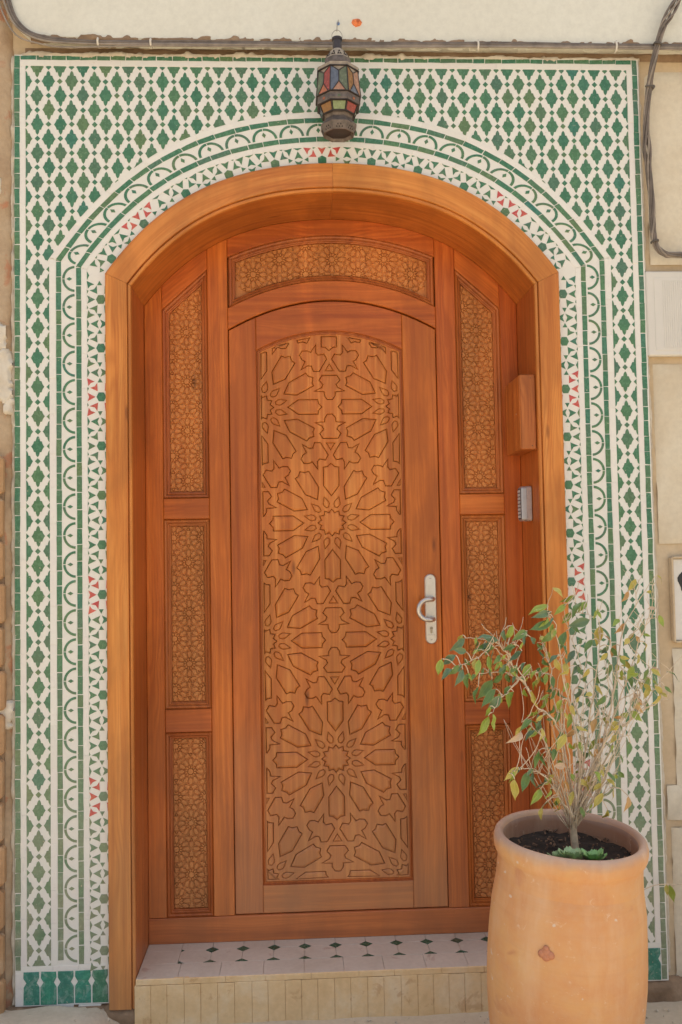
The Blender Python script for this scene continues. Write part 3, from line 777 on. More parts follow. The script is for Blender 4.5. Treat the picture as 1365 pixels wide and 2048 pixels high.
sweep('reveal_arch', lambda t, o: (-arch_at(1-t*.9995, o)[0], arch_at(1-t*.9995, o)[1]), 26, W_REVEAL, PROF_R)
sweep('reveal_arch', lambda t, o: arch_at(.0005+t*.9995, o), 26, W_REVEAL, PROF_R)
for s in (-1, 1): sweep('reveal_jamb', lambda t, o, s=s: (s*(IX+o), (-.012 if t < .5 else zi-.0009)), 1, W_REVEAL, PROF_R)
def board(name, poly, grain, mat=W_FRAME, yf=D, yb=D+.045, parent=door, ch=.0022):
    if grain == 'v': uv = lambda x, y, z: (z, x+y)
    elif grain == 'h': uv = lambda x, y, z: (x, z+y)
    else:
        ca, sa = math.cos(grain), math.sin(grain); uv = lambda x, y, z: (x*ca+z*sa, -x*sa+z*ca+y)
    return mk(name, *prism(poly, yf, yb, ch), mat, parent, uv)
E_ = .6743; SI = .612; MO = .449; MI = .3765; ZS = .083
def arc(fn, x0, x1, n=16): return [(x, fn(x)) for x in np.linspace(x0, x1, n)]
iz = lambda x: inner(min(abs(x), IX))-.0008
ptop = lambda x: 2.312+(.61-abs(x))*.905+.12*(.61-abs(x))*(abs(x)-.446)*2   # top of the upper side panels
atop = lambda x: 2.583-.571*x*x
abot = lambda x: 2.416-.705*x*x
ltop = lambda x: 2.344-.755*x*x
for s in (-1, 1):
    X = lambda *p: [(s*a, b) for a, b in p]
    board('outer_stile', X((E_, .1705), (E_, iz(E_)), *arc(iz, E_, SI, 5)[1:], (SI, .1705)), 'v')
    board('inner_stile', X((MO, .1705), *arc(iz, MO, MI, 6), (MI, .1705)), 'v')
    board('cross_rail', X((SI-.0006, .8085), (SI-.0006, .8885), (MO+.0006, .8885), (MO+.0006, .8085)), 'h')
    board('cross_rail', X((SI-.0006, 1.5585), (SI-.0006, 1.6325), (MO+.0006, 1.6325), (MO+.0006, 1.5585)), 'h')
    board('curved_rail', X(*arc(lambda x: iz(x), SI-.0006, MO+.0006, 10), *arc(ptop, MO+.0006, SI-.0006, 8)), s*-.72)
board('bottom_rail', [(-E_, ZS), (E_, ZS), (E_, .1695), (-E_, .1695)], 'h', yf=D-.004)
board('top_rail', arc(iz, MI-.0006, -MI+.0006, 24)+arc(atop, -MI+.0006, MI-.0006, 24), 'h')
board('transom_rail', arc(abot, MI-.0006, -MI+.0006, 24)+arc(lambda x: ltop(x)+.002, -MI+.0006, MI-.0006, 24), 'h')

# 12-fold star pattern on a triangular lattice (spacing 284 units)
def rot(p, a): c, s = math.cos(a), math.sin(a); return [(x*c-y*s, x*s+y*c) for x, y in p]
PET = [(56, 0), (78, 16), (118, 16), (119, 8), (126, 0), (119, -8), (118, -16), (78, -16)]
KITE = [(33, -3), (33, 3), (40, 6.5), (45, 6), (58, 0), (45, -6), (40, -6.5)]
TRI = [(0, -11), (9.5, 5.5), (-9.5, 5.5)]
LOBE = [(-15, 15), (15, 15), (21, 25), (13, 34), (16, 41), (31, 48.5), (11, 49.5), (10.5, 58), (5, 66), (-5, 66), (-10.5, 58), (-11, 49.5), (-31, 48.5), (-16, 41), (-13, 34), (-21, 25)]
S12 = []
for k in range(24): S12.append(((29 if k % 2 == 0 else 22.5)*math.cos(PI*k/12), (29 if k % 2 == 0 else 22.5)*math.sin(PI*k/12)))
def pattern(x0, x1, y0, y1):
    """pieces (kind, polygon) in pattern units for lattice points covering the box"""
    out = []; H = 284*math.sqrt(3)/2
    for j in range(int(y0/H)-2, int(y1/H)+3):
        for i in range(int(x0/284)-3, int(x1/284)+4):
            cx = 284*i+(142 if j % 2 else 0); cy = H*j
            if not (x0-330 < cx < x1+330 and y0-330 < cy < y1+330): continue
            T = lambda p: [(a+cx, b+cy) for a, b in p]
            out.append(('star_piece', T(S12)))
            for k in range(12):
                out.append(('petal_piece', T(rot(PET, PI*k/6)))); out.append(('kite_piece', T(rot(KITE, PI*k/6+PI/12))))
            for q in (1, -1):   # the triangle above and the one below
                ty = 164*q
                for a in (PI/2, PI/2+2*PI/3, PI/2-2*PI/3):
                    out.append(('lobe_piece', T([(u, v+ty) for u, v in rot(LOBE, a-PI/2+(0 if q > 0 else PI))])))
                out.append(('triangle_piece', T([(u, v+ty) for u, v in (TRI if q > 0 else rot(TRI, PI))])))
    return out

# door leaf
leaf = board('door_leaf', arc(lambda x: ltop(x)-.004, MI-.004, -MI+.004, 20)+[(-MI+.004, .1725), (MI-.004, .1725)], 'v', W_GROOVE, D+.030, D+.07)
PX0, PX1 = -.277, .253; PZ0 = .268; pc = (PX0+PX1)/2; ph2 = (PX1-PX0)/2
otop = lambda x: 2.233-.070*((x-pc)/ph2)**2
LY = D+.006
LM_ = MI-.0022
board('leaf_stile', [(-LM_, .1725)]+[(PX0-.0, .1725)]+[(PX0, ltop(PX0)-.003)]+[(x, ltop(x)-.003) for x in np.linspace(PX0, -LM_, 6)[1:]], 'v', W_LEAF, LY, LY+.03, leaf)
board('leaf_stile', [(PX1, .1725), (LM_, .1725)]+[(x, ltop(x)-.003) for x in np.linspace(LM_, PX1, 6)], 'v', W_LEAF, LY, LY+.03, leaf)
board('leaf_rail', [(PX0+.0006, .1725), (PX1-.0006, .1725), (PX1-.0006, PZ0), (PX0+.0006, PZ0)], 'h', W_LEAF, LY, LY+.03, leaf)
board('leaf_rail', arc(lambda x: ltop(x)-.003, PX1-.0006, PX0+.0006, 20)+arc(otop, PX0+.0006, PX1-.0006, 20), 'h', W_LEAF, LY, LY+.03, leaf)
def ring(name, poly, steps, mat, parent):
    """moulding: successive insets of a polygon at given depths (inset, y)"""
    if area(poly) < 0: poly = poly[::-1]
    n = len(poly); V = []; F = []
    for i, y in steps: V += [(a[0], y, a[1]) for a in (inset(poly, i) if i else poly)]
    for k in range(len(steps)-1):
        for i in range(n): F.append((k*n+i, k*n+(i+1) % n, (k+1)*n+(i+1) % n, (k+1)*n+i))
    return mk(name, V, F, mat, parent, UVV)
op = [(PX0, PZ0), (PX1, PZ0)]+arc(otop, PX1, PX0, 20)
ring('panel_moulding', op, [(0, LY+.001), (.001, LY+.008), (.003, LY+.009), (.006, LY+.0055), (.0095, LY+.0055), (.0105, LY+.011), (.0125, LY+.018)], W_MOULD, leaf)
mi = .0115
CX0, CX1, CZ0 = PX0+mi, PX1-mi, PZ0+mi
# carved star panel: strap plate with sunk cells and a proud piece in each cell
UX = .508/284; UZ = UX*.953*1.0012; C1 = (-.013, 1.538)
cell = []
def inpanel(p, m):
    cuts = [((CX0+m, 0), (1, 0)), ((CX1-m, 0), (-1, 0)), ((0, CZ0+m), (0, 1))]
    for xa in np.linspace(CX0, CX1, 9)[:-1]:
        xb = xa+(CX1-CX0)/8; za, zb = otop(xa)-mi-m, otop(xb)-mi-m; dx, dz = xb-xa, zb-za; l = math.hypot(dx, dz)
        cuts.append(((xa, za), (dz/l, -dx/l)))
    P = [p]
    for a, nn in cuts: P = [r for q in P for r in clip_split(q, a, nn)]
    return P
seen = set()
for kind, p in pattern((CX0-C1[0])/UX, (CX1-C1[0])/UX, (CZ0-C1[1])/UZ, (2.25-C1[1])/UZ):
    q = [(C1[0]+a*UX, C1[1]+b*UZ) for a, b in p]
    key = (kind, round(sum(a for a, b in q)/len(q), 3), round(sum(b for a, b in q)/len(q), 3))
    if key in seen: continue
    seen.add(key)
    if area(q) < 0: q = q[::-1]
    q = inset(q, {'lobe_piece': -.0036, 'petal_piece': -.0022, 'star_piece': -.0022, 'kite_piece': -.0018}.get(kind, -.0016)); full = area(q)
    for q in inpanel(q, .0030):
        q = clean(q, 4e-4)
        if len(q) < 3 or area(q) < 5e-5: continue
        pr = sum(math.hypot(q[i-1][0]-q[i][0], q[i-1][1]-q[i][1]) for i in range(len(q)))
        if area(q)*12.57 < .2*pr*pr: continue
        tp = clean(inset(q, .0033), 5e-4)
        if len(tp) < 3 or area(tp) < .25*area(q): continue
        cell.append((kind, q, area(q) > .93*full))
outl = [(CX0-.001, CZ0-.001), (CX1+.001, CZ0-.001)]+[(x, otop(x)-mi+.001) for x in np.linspace(CX1+.001, CX0-.001, 17)]
SY = LY+.010
vs_, fs_ = [], []
fs_.append(list(range(len(outl)))); vs_ += [Vector(p) for p in outl]
for kind, q, whole in cell:
    b = len(vs_); vs_ += [Vector(p) for p in q]; fs_.append(list(range(b, b+len(q))))
rv, re, rf, ov, oe, of = delaunay_2d_cdt(vs_, [], fs_, 1, 1e-6)
F = [tuple(f) for f, o in zip(rf, of) if set(o) == {0}]
V = [(v[0], SY, v[1]) for v in rv]
F = [f if ((V[f[1]][0]-V[f[0]][0])*(V[f[2]][2]-V[f[0]][2])-(V[f[1]][2]-V[f[0]][2])*(V[f[2]][0]-V[f[0]][0])) > 0 else f[::-1] for f in F]
for kind, q, whole in cell:   # walls of the sunk cells, with a small eased edge
    b = len(V); n = len(q); qi = inset(q, .0019); qj = inset(q, .0024)
    V += [(a[0], SY, a[1]) for a in q]+[(a[0], SY+.0016, a[1]) for a in qi]+[(a[0], SY+.0070, a[1]) for a in qj]
    for i in range(n):
        j = (i+1) % n
        F.append((b+j, b+i, b+n+i, b+n+j)); F.append((b+n+j, b+n+i, b+2*n+i, b+2*n+j))
mk('strap_panel', V, F, W_PANEL, leaf, UVV)
for kind, q, whole in cell:
    g = .0040 if kind in ('petal_piece', 'lobe_piece', 'star_piece') else .0034
    p = clean(inset(q, g), 5e-4)
    if len(p) < 3 or area(p) < 8e-6: continue
    if whole and kind in ('petal_piece', 'star_piece'):     # softly crowned faces
        yt = SY-.0008-rnd(0, .0010); V, F = prism(p, yt, SY+.018, .0024, rnd(-.012, .012), rnd(-.012, .012), chy=.0020)
        n = (len(V))//3; q2 = inset(p, .0075 if kind == 'petal_piece' else .0065)
        F = [f for f in F if f != tuple(2*n+i for i in range(n))]; pp = clean(p); V += [(a[0], yt-.0019, a[1]) for a in inset(pp, .0075 if kind == 'petal_piece' else .0065)]
        F += [(2*n+i, 2*n+(i+1) % n, 3*n+(i+1) % n, 3*n+i) for i in range(n)]+[tuple(3*n+i for i in range(n))]
        mk(kind, V, F, W_PANEL, leaf, UVV); continue
    mk(kind, *prism(p, SY-.0010-rnd(0, .0012), SY+.018, .0030, rnd(-.014, .014), rnd(-.014, .014), chy=.0022), W_PANEL, leaf, UVV)

# carved side panels and the arched overdoor panel
def fine_panel(outer_poly, S, origin, turn, zsq=1.0):
    if area(outer_poly) < 0: outer_poly = outer_poly[::-1]
    y0 = D
    pn = mk('carved_panel', *prism(inset(outer_poly, -.004), D+.026, D+.05, 0), W_CARVE, door, UVV)
    ring('panel_moulding', outer_poly, [(0, y0+.001), (.0008, y0+.007), (.004, y0+.0045), (.0095, y0+.0065), (.0105, y0+.0125), (.0125, y0+.0125), (.0150, y0+.0095), (.0185, y0+.0105), (.0195, y0+.0165), (.0225, y0+.0175), (.0235, y0+.027)], W_MOULD, pn)
    inn = inset(outer_poly, .024); k = S/284; mb = MB(); sn = set()
    xs = [p[0] for p in inn]; zs = [p[1] for p in inn]
    ext = max(max(xs)-min(xs), max(zs)-min(zs))/k
    n = len(inn); Rr = 0
    hull = [(inn[i], (-(inn[(i+1) % n][1]-inn[i][1]), inn[(i+1) % n][0]-inn[i][0])) for i in range(n)]
    if turn: bx = ((min(zs)-origin[1])/k, (max(zs)-origin[1])/k, (origin[0]-max(xs))/k, (origin[0]-min(xs))/k)
    else: bx = ((min(xs)-origin[0])/k, (max(xs)-origin[0])/k, (min(zs)-origin[1])/k/zsq, (max(zs)-origin[1])/k/zsq)
    for kind, p in pattern(*bx):
        q = [((origin[0]-b*k, origin[1]+a*k) if turn else (origin[0]+a*k, origin[1]+b*k*zsq)) for a, b in p]
        cx = sum(a for a, b in q)/len(q); cz = sum(b for a, b in q)/len(q)
        key = (kind, round(cx, 4), round(cz, 4))
        if key in sn: continue
        sn.add(key)
        if kind == 'kite_piece': q = [(cx+(a-cx)*1.15, cz+(b-cz)*1.15) for a, b in q]
        if not (min(xs)-.03 < cx < max(xs)+.03 and min(zs)-.03 < cz < max(zs)+.03): continue
        for a, nn in hull:
            if not q: break
            l = math.hypot(*nn)
            # only nearby straight edges clip (the outline may curve inwards)
            dv = (cx-a[0])*nn[0]/l+(cz-a[1])*nn[1]/l
            tt = ((cx-a[0])*nn[1]-(cz-a[1])*nn[0])/l
            if dv < .03 and -.03 < tt < l+.03: q = clip(q, (a[0]+nn[0]/l*.0015, a[1]+nn[1]/l*.0015), nn)
        if not q or abs(area(q)) < 9e-6: continue
        if area(q) < 0: q = q[::-1]
        q = inset(q, -.0008)
        mb.add(prism(q, D+.0200, D+.027, .0016 if kind in ('petal_piece', 'lobe_piece') else .001, chy=.0022))
    o = mk('carved_stars', mb.V, mb.F, W_CARVE, pn, UVV); o['kind'] = 'stuff'
for s in (-1, 1):
    X = lambda *p: [(s*a, b) for a, b in p]
    xm = s*(SI+MO)/2-s*.003
    fine_panel(X((SI, .1705), (SI, .8075), (MO, .8075), (MO, .1705)), .1035, (xm, .488), False)
    fine_panel(X((SI, .8895), (SI, 1.5575), (MO, 1.5575), (MO, .8895)), .1035, (xm, 1.045), False)
    fine_panel(X((SI, 1.6335), (SI, ptop(SI)), *arc(ptop, SI, MO, 4)[1:], (MO, 1.6335)), .1035, (xm, 1.876), False)
fine_panel(arc(atop, MI-.004, -MI+.004, 24)+arc(abot, -MI+.004, MI-.004, 24), .1105, (.003, 2.5), True)

# handle set
hs = empty('door_handle', (.335, LY, 1.2225)); hs.parent = door
hp = []
R_ = .0208
for k in range(9): a = PI*k/8; hp.append((R_*math.cos(a), .104+R_*math.sin(a)))
for k in range(9): a = PI+PI*k/8; hp.append((R_*math.cos(a), -.104+R_*math.sin(a)))
mk('handle_plate', *prism(hp, -.010, .0, .003), M_STEEL, hs)
rc = []
for z_, sgn in ((.0355, 1),): pass
pull = [(.006, -.008, .0355), (.006, -.022, .0358), (.001, -.034, .036), (-.008, -.040, .036)]
for k in range(1, 12):
    a = PI/2+PI*k/12; pull.append((-.012+.0365*math.cos(a)*1.0, -.042, .036*math.sin(a)))
pull += [(-.008, -.040, -.036), (.001, -.034, -.036), (.006, -.022, -.0358), (.006, -.008, -.0355)]
pv, pf = tube(spline(pull, 3), .0088, 12); mk('pull_ring', pv, pf, M_STEEL, hs, smooth=True)
for z_ in (.0355, -.0355):
    mk('handle_rose', *tube([(.006, -.0095, z_), (.006, -.014, z_)], .0105, 16), M_STEEL, hs)
cyl = mk('lock_cylinder', *prism([(.0055*math.cos(t), -.068+.0055*math.sin(t)) for t in np.linspace(-.9, PI+.9, 12)]+[(-.0034, -.084), (0, -.0865), (.0034, -.084)], -.0128, -.009, .0006), M_STEEL2, hs)
mk('keyhole', *box(-.0034, .0034, -.0135, -.0120, -.0690, -.0672, .0002), M_STEEL_DK, cyl)
for z_ in (.109, -.109):
    sc_ = mk('screw', *tube([(0, -.0095, z_), (0, -.0112, z_)], .0042, 12), M_STEEL, hs)
    mk('screw_slot', *box(-.0034, .0034, -.0116, -.0111, z_-.0005, z_+.0005, .0001), M_STEEL_DK, sc_)
mk('plate_ridge', *box(-.0165, .0165, -.0112, -.0095, -.0925, -.0905, .0006), M_STEEL, hs)

# ------------------------------------------------------------------ doorstep
step = tag(empty('doorstep', (0, 0, ZS)), 'low tiled doorstep with rosy treads, green inlays and an ochre front', 'doorstep')
SX0, SX1, SF = -.6735, .6735, -.030
mk('step_core', *box(SX0+.002, SX1-.002, SF+.008, D+.02, -.12-ZS, -.012, .002), P_GROUT, step)
def tread(poly, kind='tread_tile', mat=M_TREAD, h=0.0):
    """polygon in x,y laid flat"""
    p = clean(poly); cx = sum(a[0] for a in p)/len(p); cy = sum(a[1] for a in p)/len(p)
    p = [(a[0]-cx, a[1]-cy) for a in p]
    if area(p) < 0: p = p[::-1]
    n = len(p); q = inset(p, .0006); tx, ty = random.gauss(0, .004), random.gauss(0, .004)
    V = [(a[0], a[1], -.013) for a in p]+[(a[0], a[1], h-.0005+tx*a[0]+ty*a[1]) for a in p]+[(a[0], a[1], h+tx*a[0]+ty*a[1]) for a in q]
    F = [(i, (i+1) % n, n+(i+1) % n, n+i) for i in range(n)]+[(n+i, n+(i+1) % n, 2*n+(i+1) % n, 2*n+i) for i in range(n)]+[tuple(2*n+i for i in range(n))]
    o = mk(kind, V, F, mat, step); o.location = (cx, cy, 0); return o
g = .0005; DX, DY = .0228, .0215; PT = .1052
ya, yb_, yc = .075, .171, D+.001
x = SX0
while x < SX1-.01:
    xb = min(SX1, x+.132+rnd(-.012, .012)); xb = SX1 if SX1-xb < .04 else xb
    tread([(x+g, SF+.004), (xb-g, SF+.004), (xb-g, ya-g), (x+g, ya-g)]); x = xb
dxs = [-.5552+PT*k for k in range(12)]
tread([(SX0, ya+g), (dxs[0]-g, ya+g), (dxs[0]-g, yb_-g), (SX0, yb_-g)]); tread([(SX0, yb_+g), (dxs[0]-g, yb_+g), (dxs[0]-g, yc), (SX0, yc)])
for k, a in enumerate(dxs):
    b = dxs[k+1] if k+1 < len(dxs) else SX1
    last = k+1 == len(dxs)
    e = g
    if b > SX1+.01: break
    m = [(a+g+DX*.96, ya+g), (b-g-(0 if last else DX*.96), ya+g)]+([] if last else [(b-g, ya+g+DY*.96)])+([] if last else [(b-g, yb_-g-DY)])+[(b-g-(0 if last else DX), yb_-g), (a+g+(DX if k else .011), yb_-g), (a+g, yb_-g-(DY if k else .011)), (a+g, ya+g+DY*.96)]
    tread(m)
    m = [(a+g+(DX if k else .011), yb_+g), (b-g-(0 if last else DX), yb_+g)]+([] if last else [(b-g, yb_+g+DY)])+[(b-g, yc), (a+g, yc), (a+g, yb_+g+(DY if k else .011))]
    tread(m)
    if k == 0:
        tread([(a+.001, yb_-.010), (a+.012, yb_), (a+.001, yb_+.010)], 'inlay_tile', INLAY, .0002)
        tread([(a+.001, ya+g+.001), (a+.015, ya+g+.001), (a+.001, ya+.014)], 'inlay_tile', INLAY, .0002)
    else:
        tread([(a-DX+.001, yb_), (a, yb_-DY+.001), (a+DX-.001, yb_), (a, yb_+DY-.001)], 'inlay_tile', INLAY, .0002)
        tread([(a-DX+.001, ya+g+.001), (a+DX-.001, ya+g+.001), (a, ya+DY-.001)], 'inlay_tile', INLAY, .0002)
def sbox(name, x0, x1, z0, z1, yf, mat):
    o = mk(name, *box(x0, x1, yf, SF+.012, z0-ZS, z1-ZS, .0011), mat, step); return o
x = SX0
while x < SX1-.005:
    xb = min(SX1, x+.135+rnd(-.02, .02)); xb = SX1 if SX1-xb < .05 else xb
    sbox('nosing_tile', x+.0003, xb-.0003, .0645, ZS-.0005, SF-rnd(.0005, .002), M_RISER); x = xb
x = SX0-.004
while x < SX1-.005:
    xb = min(SX1, x+.0535+rnd(-.003, .003)); xb = SX1 if SX1-xb < .03 else xb
    sbox('riser_tile', x+.0003, xb-.0003, -.09, .0632+rnd(-.001, .001), SF-.001-rnd(.0, .0022), M_RISER); x = xb
BR=[[(621,-475,602,11.0),(619,-471,645,10.2),(627,-470,683,9.5)],[(619,-470,672,4.5),(578,-482,745,4.0),(550,-496,811,3.5),(545,-510,862,3.0),(524,-527,914,2.5),(487,-540,951,2.0),(460,-560,963,1.5)],[(574,-496,749,3.2),(521,-528,813,2.7),(481,-549,835,2.2),(442,-569,838,1.7),(415,-600,836,1.2)],[(615,-482,678,4.5),(593,-489,774,4.2),(584,-495,899,3.9),(561,-513,958,3.7),(515,-518,994,3.4),(495,-530,1030,3.1),(471,-535,1083,2.8),(442,-544,1117,2.5),(405,-559,1150,2.2),(384,-566,1172,2.0),(356,-574,1189,1.7),(310,-580,1194,1.4)],[(512,-530,996,3.0),(481,-519,1059,2.6),(444,-515,1084,2.3),(427,-516,1091,1.9),(400,-502,1091,1.6),(361,-500,1087,1.2)],[(483,-515,1058,3.0),(436,-540,1108,2.7),(431,-555,1141,2.5),(401,-581,1171,2.2),(380,-604,1184,2.0),(340,-614,1149,1.7),(301,-643,1137,1.5),(271,-660,1126,1.2)],[(439,-559,1119,2.4),(429,-575,1152,2.2),(424,-578,1179,1.9),(428,-591,1163,1.7),(449,-610,1202,1.4),(428,-620,1227,1.2)],[(625,-470,685,4.0),(600,-454,904,3.5),(577,-450,1023,3.0),(579,-438,1084,2.4),(565,-434,1127,1.9),(560,-420,1157,1.4)],[(578,-438,1070,2.6),(540,-460,1080,2.4),(489,-490,1077,2.1),(462,-513,1063,1.9),(427,-541,1040,1.7),(399,-575,1029,1.4),(372,-600,998,1.2)],[(627,-470,683,4.8),(641,-477,811,4.2),(628,-484,937,3.7),(601,-489,1049,3.1),(588,-495,1147,2.5),(576,-497,1217,2.0),(555,-500,1256,1.4)],[(625,-477,684,4.5),(649,-469,795,4.0),(666,-470,892,3.4),(689,-456,1000,2.9),(702,-454,1070,2.4),(717,-448,1139,1.8),(719,-440,1192,1.3)],[(630,-477,684,6.5),(681,-462,806,5.7),(722,-455,901,5.0),(750,-446,997,4.2),(772,-433,1094,3.5),(799,-419,1199,2.7),(838,-416,1265,2.0),(836,-400,1327,1.2)],[(638,-462,680,6.0),(687,-466,807,5.2),(718,-487,899,4.5),(768,-488,934,3.7),(809,-496,967,2.9),(844,-516,995,2.2),(880,-520,1011,1.4)],[(728,-446,896,3.5),(771,-445,996,3.0),(808,-453,1095,2.5),(843,-453,1193,2.1),(869,-463,1262,1.6),(870,-460,1327,1.1)],[(640,-466,686,3.5),(689,-495,752,2.9),(706,-517,825,2.3),(735,-531,902,1.7),(755,-560,921,1.1)],[(629,-454,681,4.2),(651,-449,776,3.8),(672,-433,856,3.4),(662,-421,938,3.1),(647,-412,1008,2.7),(675,-410,1064,2.3),(663,-400,1135,1.9),(639,-389,1221,1.6),(638,-380,1273,1.2)],[(636,-380,1221,1.8),(679,-397,1243,1.4),(715,-420,1229,0.9)],[(800,-419,1148,1.8),(856,-434,1220,1.4),(912,-440,1222,0.9)],[(769,-453,997,2.2),(815,-466,1026,1.8),(847,-481,1070,1.4),(837,-500,1100,1.0)],[(787,-496,949,2.2),(840,-493,1009,1.8),(880,-504,1072,1.4),(903,-500,1078,1.0)],[(625,-477,684,4.0),(612,-484,786,3.4),(602,-507,873,2.8),(588,-517,958,2.2),(604,-526,1041,1.6),(613,-540,1110,1.0)],[(633,-462,680,4.0),(668,-458,778,3.4),(696,-467,862,2.8),(714,-462,944,2.2),(729,-468,1029,1.6),(735,-470,1113,1.0)],[(634,-458,679,3.5),(659,-458,750,3.1),(705,-455,804,2.7),(738,-453,858,2.3),(775,-451,941,1.8),(811,-447,995,1.4),(840,-440,1050,1.0)],[(620,-484,684,3.0),(592,-489,719,2.6),(567,-492,755,2.2),(553,-510,794,1.8),(523,-518,813,1.4),(475,-520,819,1.0)],[(635,-462,677,3.0),(666,-475,713,2.3),(694,-500,746,1.7),(712,-520,771,1.0)]]
